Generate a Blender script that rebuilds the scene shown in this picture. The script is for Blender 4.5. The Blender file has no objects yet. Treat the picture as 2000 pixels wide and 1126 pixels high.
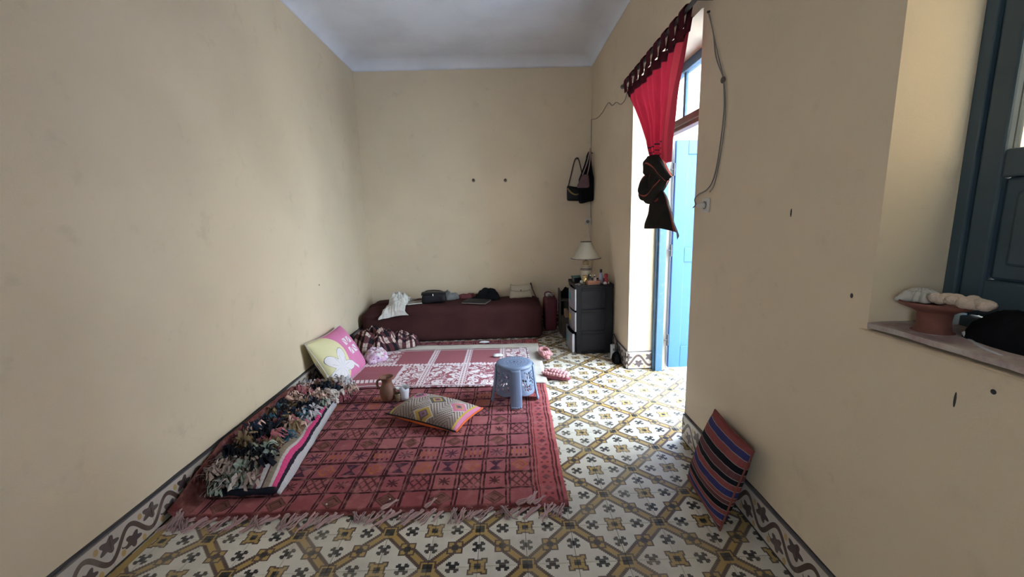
import bpy, bmesh, math, random
from mathutils import Vector, Matrix, noise
from math import sin, cos, pi, sqrt, atan2
random.seed(7)
SC = bpy.context.scene
COL = SC.collection

# ------------------------------------------------------------------ camera
PIT, YAW, ROL, CAMH, FPX = 0.1725, 0.0139, -0.0274, 1.3672, 812.08
fw = Vector((sin(YAW)*cos(PIT), cos(YAW)*cos(PIT), -sin(PIT)))
rt = Vector((cos(YAW), -sin(YAW), 0)); upv = rt.cross(fw)
r2 = rt*cos(ROL)+upv*sin(ROL); u2 = -rt*sin(ROL)+upv*cos(ROL)
cd = bpy.data.cameras.new('camera'); cam = bpy.data.objects.new('camera', cd); COL.objects.link(cam)
cd.sensor_fit = 'HORIZONTAL'; cd.sensor_width = 36; cd.lens = FPX/2000*36; cd.clip_start = .02
mw = Matrix((r2, u2, -fw)).transposed().to_4x4(); mw.translation = (0, 0, CAMH); cam.matrix_world = mw
SC.camera = cam

# ------------------------------------------------------------------ sky, daylight, exposure
world = bpy.data.worlds.new('sky'); SC.world = world; world.use_nodes = True
bg = world.node_tree.nodes['Background']; bg.inputs[0].default_value = (.68, .84, 1, 1); bg.inputs[1].default_value = 20.0
def area(name, loc, tgt, sx, sy, power, col=(1, 1, 1), portal=False):
    l = bpy.data.lights.new(name, 'AREA'); l.shape = 'RECTANGLE'; l.size = sx; l.size_y = sy; l.energy = power; l.color = col
    o = bpy.data.objects.new(name, l); COL.objects.link(o); o.location = loc
    d = (Vector(tgt)-Vector(loc)); o.rotation_euler = d.to_track_quat('-Z', 'Y').to_euler()
    if portal: l.cycles.is_portal = True
    return o
area('door_daylight_portal', (1.36, 2.915, 1.25), (0, 2.915, 1.25), 1.15, 2.5, 1, portal=True)
area('window_daylight_portal', (1.34, .81, 2.0), (0, .81, 2.0), .55, 1.1, 1, portal=True)
area('rear_fill_portal', (-1.22, -1.84, 1.65), (-1.22, 0, 1.65), .52, .86, 1, portal=True)  # serves the added fill opening behind the viewer
sd = bpy.data.lights.new('sun', 'SUN'); sd.energy = 45; sd.angle = .02; sd.color = (1, .96, .9)
sun = bpy.data.objects.new('sun', sd); COL.objects.link(sun); sun.rotation_euler = Vector((.42, .18, -1)).to_track_quat('-Z', 'Y').to_euler()
SC.view_settings.view_transform = 'Standard'; SC.view_settings.look = 'None'
SC.view_settings.gamma = 1; SC.view_settings.use_curve_mapping = False
SC.view_settings.exposure = 0.5

# ------------------------------------------------------------------ node helpers
T = None
class V:
    def __init__(s, k): s.k = k
    def __add__(a, b): return mth('ADD', a, b)
    __radd__ = __add__
    def __sub__(a, b): return mth('SUBTRACT', a, b)
    def __rsub__(a, b): return mth('SUBTRACT', b, a)
    def __mul__(a, b): return mth('MULTIPLY', a, b)
    __rmul__ = __mul__
    def __truediv__(a, b): return mth('DIVIDE', a, b)
    def __neg__(a): return mth('MULTIPLY', a, -1.0)
    def __lt__(a, b): return mth('LESS_THAN', a, b)
    def __gt__(a, b): return mth('GREATER_THAN', a, b)
def put(sock, x):
    if isinstance(x, V): T.links.new(x.k, sock)
    elif isinstance(x, (tuple, list)) and sock.type == 'RGBA': sock.default_value = (*x[:3], 1)
    else: sock.default_value = x
def mth(op, *a):
    n = T.nodes.new('ShaderNodeMath'); n.operation = op
    for i, x in enumerate(a): put(n.inputs[i], x)
    return V(n.outputs[0])
ab = lambda a: mth('ABSOLUTE', a)
fl = lambda a: mth('FLOOR', a)
fr = lambda a: mth('FRACT', a)
mn = lambda a, b: mth('MINIMUM', a, b)
mx = lambda a, b: mth('MAXIMUM', a, b)
sn = lambda a: mth('SINE', a)
cs = lambda a: mth('COSINE', a)
sq = lambda a: mth('SQRT', a)
md = lambda a, b: mth('FLOORED_MODULO', a, b)
at2 = lambda a, b: mth('ARCTAN2', a, b)
def AND(*m):
    r = m[0]
    for x in m[1:]: r = r*x
    return r
def OR(*m):
    r = m[0]
    for x in m[1:]: r = mx(r, x)
    return r
NOT = lambda m: 1.0-m
btw = lambda x, a, b: (x > a)*(x < b)
pick = lambda m, a, b: b+m*(a-b)          # m ? a : b
def mixc(f, a, b):                         # f=0 a, f=1 b
    n = T.nodes.new('ShaderNodeMix'); n.data_type = 'RGBA'
    put(n.inputs[0], f); put(n.inputs[6], a); put(n.inputs[7], b)
    return V(n.outputs[2])
def sep(k):
    n = T.nodes.new('ShaderNodeSeparateXYZ'); T.links.new(k, n.inputs[0]); return [V(o) for o in n.outputs]
def comb(x, y, z=0.0):
    n = T.nodes.new('ShaderNodeCombineXYZ')
    for i, q in enumerate((x, y, z)): put(n.inputs[i], q)
    return V(n.outputs[0])
def tco(which):
    n = T.nodes.new('ShaderNodeTexCoord'); return V(n.outputs[which])
def uv(): return sep(tco('UV').k)[:2]
def ob(): return sep(tco('Object').k)
def geo(): n = T.nodes.new('ShaderNodeNewGeometry'); return V(n.outputs['Position'])
def rnd(): n = T.nodes.new('ShaderNodeObjectInfo'); return V(n.outputs['Random'])
def nz(vec, scale, detail=3.0, rough=.5):
    n = T.nodes.new('ShaderNodeTexNoise'); put(n.inputs['Vector'], vec); n.inputs['Scale'].default_value = scale
    n.inputs['Detail'].default_value = detail; n.inputs['Roughness'].default_value = rough
    return V(n.outputs[0])
def vor(vec, scale, feature='F1', col=False):
    n = T.nodes.new('ShaderNodeTexVoronoi'); n.feature = feature; put(n.inputs['Vector'], vec); n.inputs['Scale'].default_value = scale
    return (V(n.outputs[0]), V(n.outputs[1])) if col else V(n.outputs[0])
def sstep(x, a, b):
    n = T.nodes.new('ShaderNodeMapRange'); n.interpolation_type = 'SMOOTHSTEP'
    put(n.inputs[0], x); n.inputs[1].default_value = a; n.inputs[2].default_value = b
    return V(n.outputs[0])
MATS = {}
def mat(name, fn, rough=.8, bump=0.0, bdist=.002, metal=0.0, spec=.5, trans=0.0, sheen=0.0, emis=None):
    """fn() -> colour, or (colour, height)"""
    global T
    m = bpy.data.materials.new(name); m.use_nodes = True; T = m.node_tree
    b = T.nodes['Principled BSDF']; r = fn() if callable(fn) else fn
    h = None
    if isinstance(r, tuple) and len(r) == 2: r, h = r
    if not isinstance(r, V):
        n = nz(tco('Object'), 9.0); r = mixc(sstep(n, .35, .7), r, tuple(c*.86 for c in r))
    put(b.inputs['Base Color'], r)
    put(b.inputs['Roughness'], rough); b.inputs['Metallic'].default_value = metal
    b.inputs['Specular IOR Level'].default_value = spec
    if sheen: b.inputs['Sheen Weight'].default_value = sheen
    if h is not None and bump:
        n = T.nodes.new('ShaderNodeBump'); n.inputs['Strength'].default_value = bump; n.inputs['Distance'].default_value = bdist
        put(n.inputs['Height'], h); T.links.new(n.outputs[0], b.inputs['Normal'])
    if trans:
        t = T.nodes.new('ShaderNodeBsdfTranslucent'); put(t.inputs[0], r); x = T.nodes.new('ShaderNodeMixShader'); x.inputs[0].default_value = trans
        T.links.new(b.outputs[0], x.inputs[1]); T.links.new(t.outputs[0], x.inputs[2])
        T.links.new(x.outputs[0], T.nodes['Material Output'].inputs[0])
    MATS[name] = m
    return m
def glassmat(name, tint=(1, 1, 1), refl=.12):
    global T
    m = bpy.data.materials.new(name); m.use_nodes = True; T = m.node_tree
    T.nodes.remove(T.nodes['Principled BSDF'])
    t = T.nodes.new('ShaderNodeBsdfTransparent'); t.inputs[0].default_value = (*tint, 1)
    g = T.nodes.new('ShaderNodeBsdfGlossy'); g.inputs['Roughness'].default_value = .08
    x = T.nodes.new('ShaderNodeMixShader'); x.inputs[0].default_value = refl
    T.links.new(t.outputs[0], x.inputs[1]); T.links.new(g.outputs[0], x.inputs[2]); T.links.new(x.outputs[0], T.nodes['Material Output'].inputs[0])
    MATS[name] = m
    return m

# ------------------------------------------------------------------ mesh helpers
def me_from(name, vs, fs, mats=None, smooth=False, uvs=None, fmat=None):
    me = bpy.data.meshes.new(name); me.from_pydata([tuple(v) for v in vs], [], fs)
    if uvs is not None:
        l = me.uv_layers.new(name='UVMap')
        for p in me.polygons:
            for li in p.loop_indices: l.data[li].uv = uvs[me.loops[li].vertex_index]
    for m in (mats if isinstance(mats, (list, tuple)) else [mats]):
        if m: me.materials.append(MATS[m] if isinstance(m, str) else m)
    if fmat:
        for p, k in zip(me.polygons, fmat): p.material_index = k
    if smooth:
        for p in me.polygons: p.use_smooth = True
    me.update(); return me
def link(name, me, parent=None, loc=None, rot=None):
    o = bpy.data.objects.new(name, me); COL.objects.link(o)
    if parent: o.parent = parent
    if loc is not None: o.location = loc
    if rot is not None: o.rotation_euler = rot
    return o
def tag(o, label, cat, group=None):
    o['label'] = label; o['category'] = cat
    if group: o['group'] = group
    return o
def thing(name, label, cat, loc=(0, 0, 0), rz=0.0, group=None):
    o = link(name, None, None, loc, (0, 0, rz)); o.empty_display_size = .05
    return tag(o, label, cat, group)
def struct(o): o['kind'] = 'structure'; return o
def stuff(o): o['kind'] = 'stuff'; return o
class MB:
    """collects shapes for one mesh"""
    def __init__(s): s.v = []; s.f = []; s.m = []; s.k = 0
    def add(s, vs, fs):
        n = len(s.v); s.v += [Vector(v) for v in vs]; s.f += [tuple(i+n for i in f) for f in fs]; s.m += [s.k]*len(fs); return s
    def box(s, a, b):
        (x0, y0, z0), (x1, y1, z1) = a, b
        return s.add([(x0,y0,z0),(x1,y0,z0),(x1,y1,z0),(x0,y1,z0),(x0,y0,z1),(x1,y0,z1),(x1,y1,z1),(x0,y1,z1)],
                     [(0,3,2,1),(4,5,6,7),(0,1,5,4),(1,2,6,5),(2,3,7,6),(3,0,4,7)])
    def tube(s, pts, r, n=8, cap=True):
        pts = [Vector(p) for p in pts]; L = len(pts); rs = r if isinstance(r, (list, tuple)) else [r]*L
        base = len(s.v); vs = []; fs = []
        pn = None
        for i, p in enumerate(pts):
            t = (pts[min(i+1, L-1)]-pts[max(i-1, 0)])
            t = t.normalized() if t.length > 1e-9 else Vector((0, 0, 1))
            if pn is None: a = t.orthogonal().normalized()
            else:
                a = pn-t*pn.dot(t); a = a.normalized() if a.length > 1e-6 else t.orthogonal().normalized()
            pn = a; b = t.cross(a)
            for k in range(n):
                w = 2*pi*k/n; vs.append(p+(a*cos(w)+b*sin(w))*rs[i])
        for i in range(L-1):
            for k in range(n):
                fs.append((i*n+k, i*n+(k+1) % n, (i+1)*n+(k+1) % n, (i+1)*n+k))
        if cap: fs.append(tuple(range(n-1, -1, -1))); fs.append(tuple((L-1)*n+k for k in range(n)))
        return s.add(vs, fs)
    def lathe(s, prof, n=24, c=(0, 0, 0), cap=True):
        vs = []; fs = []; L = len(prof)
        for r, z in prof:
            for k in range(n): w = 2*pi*k/n; vs.append((c[0]+r*cos(w), c[1]+r*sin(w), c[2]+z))
        for i in range(L-1):
            for k in range(n): fs.append((i*n+k, i*n+(k+1) % n, (i+1)*n+(k+1) % n, (i+1)*n+k))
        if cap: fs.append(tuple(range(n-1, -1, -1))); fs.append(tuple((L-1)*n+k for k in range(n)))
        return s.add(vs, fs)
    def ball(s, c, r, n=8, m=6):
        rr = r if isinstance(r, (tuple, list)) else (r, r, r); vs = [(c[0], c[1], c[2]-rr[2])]; fs = []
        for i in range(1, m):
            a = pi*i/m
            for k in range(n): w = 2*pi*k/n; vs.append((c[0]+rr[0]*sin(a)*cos(w), c[1]+rr[1]*sin(a)*sin(w), c[2]-rr[2]*cos(a)))
        vs.append((c[0], c[1], c[2]+rr[2]))
        for k in range(n): fs.append((0, 1+(k+1) % n, 1+k))
        for i in range(m-2):
            for k in range(n): a = 1+i*n; fs.append((a+k, a+(k+1) % n, a+n+(k+1) % n, a+n+k))
        e = len(vs)-1
        for k in range(n): fs.append((e, 1+(m-2)*n+k, 1+(m-2)*n+(k+1) % n))
        return s.add(vs, fs)
    def mesh(s, name, mats, smooth=False): return me_from(name, s.v, s.f, mats, smooth, None, s.m if isinstance(mats, (list, tuple)) else None)
    def build(s, name, mats, parent=None, smooth=False, loc=None, rot=None, bevel=0.0):
        o = link(name, s.mesh(name, mats, smooth), parent, loc, rot)
        if bevel: bev(o, bevel)
        return o
def bev(o, w, seg=2, ang=40):
    m = o.modifiers.new('bevel', 'BEVEL'); m.width = w; m.segments = seg; m.limit_method = 'ANGLE'; m.angle_limit = math.radians(ang)
    m.harden_normals = False
    return o
def autosmooth(o, ang=40):
    me = o.data
    for p in me.polygons: p.use_smooth = True
    try: me.set_sharp_from_angle(angle=math.radians(ang))
    except Exception: pass
    return o
def grid(nx, ny, fn, uvfn=None, flip=False):
    vs = []; uvs = []; fs = []
    for j in range(ny+1):
        for i in range(nx+1):
            a, b = i/nx, j/ny; vs.append(Vector(fn(a, b))); uvs.append(uvfn(a, b) if uvfn else (a, b))
    for j in range(ny):
        for i in range(nx):
            q = j*(nx+1)+i; f = (q, q+1, q+nx+2, q+nx+1); fs.append(f[::-1] if flip else f)
    return vs, fs, uvs
def sheet(name, nx, ny, fn, mats, parent=None, uvfn=None, thick=0.0, smooth=True, off=1.0, loc=None, rot=None):
    vs, fs, uvs = grid(nx, ny, fn, uvfn)
    o = link(name, me_from(name, vs, fs, mats, smooth, uvs), parent, loc, rot)
    if thick:
        m = o.modifiers.new('thickness', 'SOLIDIFY'); m.thickness = thick; m.offset = off
        if isinstance(mats, (list, tuple)) and len(mats) > 1: m.material_offset = 1; m.material_offset_rim = 1
    return o
def N(x, y, z=0.0, s=1.0): return noise.noise(Vector((x*s, y*s, z*s)))
def ridge(x, y, z, s): return 1-abs(N(x, y, z, s))*2
def heap(name, mats, cx, cy, rx, ry, h, base, parent=None, seed=0.0, n=56, rot=0.0, fold=1.0, freq=7.0, uvs=1.0, edge=.25, poly=3.0, base_fn=None, wob=.18):
    """a crumpled cloth: height field with sharp folds, closed at the rim on its support"""
    def prof(a, b):
        u, v = a*2-1, b*2-1
        # square -> disc-like outline
        r = max(abs(u), abs(v)); th = atan2(v, u)
        out = 1+wob*N(cos(th)*1.7, sin(th)*1.7, seed+3)*2+.5*wob*N(cos(th)*5, sin(th)*5, seed)
        d = sqrt(u*u+v*v) or 1e-6
        x, y = u/d*r*out*rx, v/d*r*out*ry
        fall = (1-r**poly); fall = max(0, fall)**.6
        wx, wy = x+.05*N(x, y, seed+9, 6), y+.05*N(x, y, seed+5, 6)
        f = .45+.55*(ridge(wx, wy, seed, freq)*.5+.3*ridge(wx, wy, seed+2, freq*2.1)+.2*ridge(wx, wy, seed+4, freq*4.3))*fold
        z = h*fall*max(.08, f)
        X, Y = cx+x*cos(rot)-y*sin(rot), cy+x*sin(rot)+y*cos(rot)
        return (X, Y, (base_fn(X, Y) if base_fn else base)+z+.002)
    vs, fs, uu = grid(n, n, prof, lambda a, b: (a*uvs, b*uvs))
    # rim folds under so the cloth has thickness
    o = link(name, me_from(name, vs, fs, mats, True, uu), parent)
    m = o.modifiers.new('thickness', 'SOLIDIFY'); m.thickness = .004; m.offset = 1
    return o
def frame_mat(c, ex, ez):
    ez = Vector(ez).normalized(); ex = Vector(ex); ex = (ex-ez*ex.dot(ez)).normalized(); ey = ez.cross(ex)
    m = Matrix((ex, ey, ez)).transposed().to_4x4(); m.translation = c; return m
def pillow(name, L, W, H, mats, M4, n=32, pinch=.06, wr=.004, seed=0.0, back=0, p=2.3):
    """closed cushion, top uv 0..1, back face may take a second material"""
    vs = []; fs = []; uu = []; fm = []
    def pt(a, b, sgn):
        u, v = a*2-1, b*2-1
        x = u*(L/2)*(1-pinch*(1-v*v)**1.0*abs(u)**2*.9); y = v*(W/2)*(1-pinch*(1-u*u)*abs(v)**2*.9)
        x *= 1-.02*abs(v)**6; y *= 1-.02*abs(u)**6
        e = max(0, (1-abs(u)**p))*max(0, (1-abs(v)**p)); z = sgn*H/2*e**.55
        z += sgn*wr*2*e**.3*(ridge(x, y, seed, 5)*.6+.4*N(x, y, seed, 14))*(1 if abs(u) < .999 and abs(v) < .999 else 0)
        return (x, y, z)
    idx = {}
    for sgn in (1, -1):
        for j in range(n+1):
            for i in range(n+1):
                rim = i in (0, n) or j in (0, n)
                if sgn == -1 and rim: idx[(sgn, i, j)] = idx[(1, i, j)]; continue
                idx[(sgn, i, j)] = len(vs); vs.append(pt(i/n, j/n, sgn)); uu.append((i/n, j/n))
    for sgn in (1, -1):
        for j in range(n):
            for i in range(n):
                f = (idx[(sgn, i, j)], idx[(sgn, i+1, j)], idx[(sgn, i+1, j+1)], idx[(sgn, i, j+1)])
                fs.append(f if sgn == 1 else f[::-1]); fm.append(0 if sgn == 1 else back)
    me = me_from(name, vs, fs, mats, True, uu, fm)
    o = link(name, me); o.matrix_world = M4
    return o, lambda a, b: Vector(pt(a, b, 1))
def rim_tube(o, ptf, r, matn, name='piping', side=None, n=40):
    if side == 'right': pts = [ptf(1, k/n) for k in range(n+1)]
    elif side == 'near': pts = [ptf(k/n, 0) for k in range(n+1)]
    else: pts = [ptf(k/n, 0) for k in range(n)]+[ptf(1, k/n) for k in range(n)]+[ptf(1-k/n, 1) for k in range(n)]+[ptf(0, 1-k/n) for k in range(n+1)]
    return MB().tube(pts, r, 6).build(name, matn, o, True)
def path(pts, n=8):
    """Catmull-Rom through points"""
    P = [Vector(p) for p in pts]; P = [P[0]*2-P[1]]+P+[P[-1]*2-P[-2]]; out = []
    for i in range(1, len(P)-2):
        a, b, c, d = P[i-1:i+3]
        for k in range(n):
            t = k/n; out.append(.5*((2*b)+(c-a)*t+(2*a-5*b+4*c-d)*t*t+(3*b-a-3*c+d)*t**3))
    out.append(P[-2]); return out
# ------------------------------------------------------------------ materials of the room
def wall_paint():
    p = geo()
    n1 = nz(p, 1.3, 4.0); n2 = nz(p, 7.0, 5.0, .6); n3 = nz(p, 160.0, 2.0)
    c = mixc(sstep(n1, .3, .7), (.715, .592, .43), (.645, .532, .385))
    c = mixc(sstep(n2, .58, .8)*.35, c, (.44, .38, .27))
    c = mixc(sstep(nz(p, 3.1, 6.0, .7), .66, .74)*.22, c, (.36, .31, .23))
    return c, n3*.35+n2*.6+nz(p, 30.0, 3.0)*.4
mat('wall_paint', wall_paint, .72, .35, .004)
def ceil_paint():
    p = geo(); n1 = nz(p, 2.0, 5.0)
    return mixc(sstep(n1, .35, .75), (.74, .75, .81), (.64, .64, .69)), nz(p, 40.0, 4.0)+n1
mat('ceiling_paint', ceil_paint, .85, .3, .004)
C_W, C_G, C_B, C_K = (.66, .62, .54), (.40, .26, .075), (.085, .05, .04), (.018, .017, .018)
def tile_cols(u, v, rv=None):
    Q = 30.0
    u = (fl(u*Q)+.5)/Q; v = (fl(v*Q)+.5)/Q
    d = ab(u-v)
    col = mixc(d < .18, C_W, C_B); col = mixc(d < .085, col, C_G)
    hi = (u+v) > 1.0
    rn = mx(pick(hi, 1.0-u, u), pick(hi, 1.0-v, v))
    col = mixc(rn < .175, col, C_B); col = mixc(rn < .15, col, C_G); col = mixc(rn < .095, col, C_K)
    cu, cv = ab(u-.5), ab(v-.5); rc = mx(cu, cv)
    col = mixc(rc < .165, col, C_B); col = mixc(btw(mn(cu, cv), .045, .14)*(rc < .14), col, C_G); col = mixc(rc < .06, col, C_K)
    lo = u > v
    fu, fv = pick(lo, 1.0-u, u), pick(lo, v, 1.0-v)
    rf = mx(fu, fv); nf = mn(fu, fv)
    out = OR(rf < .155, (rf < .20)*(nf > .075))
    col = mixc(out, col, C_B)
    gold = OR(btw(rf, .075, .125), (rf < .165)*(nf > .105))
    col = mixc(gold, col, C_G); col = mixc(rf < .08, col, C_K)
    eu = cu > cv
    xu, xv = pick(eu, .5-cu, cu), pick(eu, cv, .5-cv)
    X = OR((ab(xu-xv) < .034)*(mx(xu, xv) < .10), mx(ab(xu-.09), ab(xv-.062)) < .028, mx(ab(xu-.062), ab(xv-.09)) < .028)
    col = mixc(X, col, C_K)
    return col
def tile_mat():
    x, y, z = ob()
    col = tile_cols(x*5.0+.5, y*5.0+.5)
    p = geo(); r = rnd()
    col = mixc(sstep(nz(p, 5.0, 5.0, .65), .42, .75)*.38, col, (.30, .26, .20))
    col = mixc(r*.22, col, (.45, .41, .34))
    return col, nz(p, 60.0, 3.0)
mat('patterned_tile', tile_mat, .5, .08, .002, spec=.25)
def tile_far():
    p = sep(geo().k); a = (p[0]+.5482)*5.0; b = (p[1]-1.6425)*5.0
    ia, ib = fl(a), fl(b); odd = md(ia+ib, 2.0) > .5
    u, v = fr(a), fr(b)
    return tile_cols(pick(odd, 1.0-u, u), v), nz(geo(), 60.0)
mat('patterned_tile_field', tile_far, .5, .08, spec=.25)
mat('mortar', (.16, .14, .12), .9)
def bb_mat():
    x, y, z = ob()
    u, v = x*5.0+.5, z*6.06
    col = mixc(0.0, (.52, .47, .42), (.6, .6, .6))
    vc = .5+.27*sn(u*6.2832-1.2)
    slope = cs(u*6.2832-1.2)
    w = ab(v-vc)/sq(1.0+slope*slope*1.6)
    col = mixc(w < .062, col, C_B)
    def leaf(cx, cy, R, ph):
        du, dv = u-cx, v-cy; r = sq(du*du+dv*dv); th = at2(dv, du)
        return r < R*(1.0+.26*cs(th*5.0+ph))
    col = mixc(OR(leaf(.47, .33, .17, 1.2), leaf(.96, .68, .18, .3), leaf(-.04, .68, .18, .3)), col, (.075, .05, .052))
    def drop(cx, cy): du, dv = (u-cx)*1.6, v-cy; return sq(du*du+dv*dv) < .085
    col = mixc(OR(drop(.70, .76), drop(.22, .2), drop(.72, .14)), col, (.46, .31, .12))
    tend = sq((u-.30)*(u-.30)+(v-.42)*(v-.42)); col = mixc(btw(tend, .10, .135)*(v < .5)*(u > .2), col, C_B)
    col = mixc(v < .06, col, C_K); col = mixc(v > .955, col, (.1, .09, .1))
    p = geo(); col = mixc(sstep(nz(p, 9.0, 5.0), .45, .8)*.35, col, (.33, .28, .23))
    return col, nz(p, 60.0)
mat('vine_tile', bb_mat, .45, .08)
mat('gold_strip', (.38, .25, .08), .45); mat('dark_line', (.04, .035, .035), .6)
def blue_paint():
    p = geo(); n = nz(p, 6.0, 5.0, .6)
    return mixc(sstep(n, .45, .8)*.5, (.026, .098, .30), (.028, .09, .23)), n
mat('door_blue', blue_paint, .45, .2)
def shutter_paint():
    p = geo(); n = nz(p, 8.0, 5.0, .6)
    return mixc(sstep(n, .5, .8)*.6, (.045, .075, .098), (.03, .052, .07)), n
mat('shutter_blue', shutter_paint, .5, .2)
mat('frame_blue', lambda: mixc(sstep(nz(geo(), 14.0, 5.0), .5, .75)*.6, (.045, .11, .19), (.16, .17, .17)), .6)
mat('door_brown', (.18, .11, .08), .6)
glassmat('pane_glass', (.97, .99, 1), .08); glassmat('dimming_glass', (.50, .46, .40), .06); glassmat('clear_glass', (.86, .9, .9), .22)  # niche panes tinted to dim the daylight they let in
def stone():
    p = geo(); n = nz(p, 14.0, 6.0, .65)
    return mixc(sstep(n, .4, .65), (.36, .25, .24), (.47, .42, .38)), n
mat('sill_stone', stone, .7, .5, .006)
mat('outside_plaster', (.72, .70, .64), .9); mat('blocker_plaster', (.48, .46, .42), .9); mat('yard_paving', (.58, .66, .76), .85)  # blocking walls darkened to cut bounce; paving tinted blue to cool it

# ------------------------------------------------------------------ room shell
XR, YB, YF, H, OUT = 1.056, 5.12, -1.85, 3.03, 1.40
xl = lambda y: -1.615-.0115*y
DY0, DY1, DZ = 2.33, 3.5, 2.385         # doorway
WY0, WY1, WZ0, WZ1 = -.10, 1.163, 1.012, 2.62   # window niche
def wall_quads(y0, y1, z0, z1, holes, nstep=.35):
    ys = sorted({y0, y1, *[h[0] for h in holes], *[h[1] for h in holes]}); zs = sorted({z0, z1, *[h[2] for h in holes], *[h[3] for h in holes]})
    inh = lambda y, z: any(h[0] < y < h[1] and h[2] < z < h[3] for h in holes)
    mb = MB(); Q = lambda vs, fl_=False: mb.add(vs, [(3, 2, 1, 0) if fl_ else (0, 1, 2, 3)])
    for a, b in zip(ys, ys[1:]):
        for c, d in zip(zs, zs[1:]):
            if inh((a+b)/2, (c+d)/2): continue
            Q([(XR, a, c), (XR, a, d), (XR, b, d), (XR, b, c)]); Q([(OUT, a, c), (OUT, a, d), (OUT, b, d), (OUT, b, c)], True)
    for (a, b, c, d) in holes:
        Q([(XR, a, c), (XR, a, d), (OUT, a, d), (OUT, a, c)], True); Q([(XR, b, c), (XR, b, d), (OUT, b, d), (OUT, b, c)])
        Q([(XR, a, d), (XR, b, d), (OUT, b, d), (OUT, a, d)], True)
        if c > z0: Q([(XR, a, c), (XR, b, c), (OUT, b, c), (OUT, a, c)])
    return mb
mb = wall_quads(YF, YB, 0, H, [(DY0, DY1, 0, DZ), (WY0, WY1, WZ0, WZ1)])
wr = mb.build('wall_right', 'wall_paint'); struct(wr)
bm = bmesh.new(); bm.from_mesh(wr.data); bmesh.ops.remove_doubles(bm, verts=bm.verts, dist=1e-4); bm.normal_update(); bm.to_mesh(wr.data); bm.free()
bev(wr, .014, 3)
def plate(name, vs, m, thick):
    o = link(name, me_from(name, vs, [(0, 1, 2, 3)], m)); s = o.modifiers.new('thickness', 'SOLIDIFY'); s.thickness = thick; s.offset = -1
    return struct(o)
plate('wall_left', [(xl(YF), YF, 0), (xl(YB), YB, 0), (xl(YB), YB, H), (xl(YF), YF, H)], 'wall_paint', .2)
plate('wall_back', [(xl(YB), YB, 0), (XR, YB, 0), (XR, YB, H), (xl(YB), YB, H)], 'wall_paint', .2)
# wall behind the viewer; unseen window opening added as fill for the right wall
mb = MB(); fx0, fx1, fz0, fz1 = -1.47, -.97, 1.23, 2.07
for a, b, c, d in ((xl(YF)-.2, fx0, 0, H), (fx1, OUT, 0, H), (fx0, fx1, fz1, H), (fx0, fx1, 0, fz0)): mb.box((a, YF-.12, c), (b, YF, d))
struct(mb.build('wall_front', 'wall_paint'))
# ceiling with a plaster cove
loops = []
for k in range(9):
    a = k/8*pi/2; i = .13*(1-cos(a)); z = H+.105*sin(a)
    i = .13*(1-cos(a))**1.0
    loops.append([(xl(YF)+i, YF+i, z), (XR-i, YF+i, z), (XR-i, YB-i, z), (xl(YB)+i, YB-i, z)])
vs = []; fs = []
for L in loops: vs += L
for k in range(8):
    for e in range(4): a = k*4+e; b = k*4+(e+1) % 4; fs.append((a, a+4, b+4, b))
fs.append((32, 35, 34, 33))
ce = link('ceiling', me_from('ceiling', vs, fs, 'ceiling_paint')); struct(ce)
for p in ce.data.polygons: p.use_smooth = p.index < 32
s = ce.modifiers.new('thickness', 'SOLIDIFY'); s.thickness = .15; s.offset = -1
# roof slab keeps daylight out of the joints
struct(MB().box((xl(YB)-.3, YF-.3, H+.16), (OUT, YB+.3, H+.3)).build('ceiling_slab', 'ceiling_paint'))

# floor: mortar bed, single tiles, patterned field where no single tile can be told apart
fo = MB(); fo.box((-1.9, YF-.3, -.12), (OUT+.05, YB+.2, -.008)); floor = fo.build('floor', 'mortar'); struct(floor)
X0, Y0, S = -.5482, 1.6425, .2
tile_me = {}
def tile_mesh(hx0=0, hx1=1, hy0=0, hy1=1):
    key = (round(hx0, 2), round(hx1, 2), round(hy0, 2), round(hy1, 2))
    if key not in tile_me:
        g = .0009; mb = MB()
        x0, x1, y0, y1 = -.1+.2*hx0+g, -.1+.2*hx1-g, -.1+.2*hy0+g, -.1+.2*hy1-g; e = .0008
        mb.add([(x0,y0,-.008),(x1,y0,-.008),(x1,y1,-.008),(x0,y1,-.008),(x0,y0,-e),(x1,y0,-e),(x1,y1,-e),(x0,y1,-e),(x0+e,y0+e,0),(x1-e,y0+e,0),(x1-e,y1-e,0),(x0+e,y1-e,0)],
               [(0,1,5,4),(1,2,6,5),(2,3,7,6),(3,0,4,7),(4,5,9,8),(5,6,10,9),(6,7,11,10),(7,4,8,11),(8,9,10,11)])
        tile_me[key] = mb.mesh('floor_tile', 'patterned_tile')
    return tile_me[key]
ntile = 0
for ib in range(-4, 18):
    for ia in range(-6, 10):
        x, y = X0+S*(ia+.5), Y0+S*(ib+.5)
        if y > YB-.02 or x < -1.8: continue
        if x > XR+.02 and not (DY0-.1 < y < DY1+.1): continue
        if -1.62 < x < .18 and 1.92 < y < 4.42: continue      # under the rug
        if y > 4.72 and x < .35: continue                      # under the couch
        odd = (ia+ib) % 2
        link('floor_tile', tile_mesh(), floor, (x, y, random.uniform(-.0006, .0006)), (0, 0, pi/2 if odd else 0)); ntile += 1
def field(x0, x1, y0, y1): 
    o = MB().add([(x0, y0, -.001), (x1, y0, -.001), (x1, y1, -.001), (x0, y1, -.001)], [(0, 1, 2, 3)]).build('tile_field', 'patterned_tile_field', floor); return o
field(-1.9, XR+.1, YF, Y0-4*S)
# gold and dark border along the left wall
MB().box((xl(1.2)+.012, .9, -.002), (xl(1.2)+.045, 5.0, .0016)).build('border_strip', 'gold_strip', floor)
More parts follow.
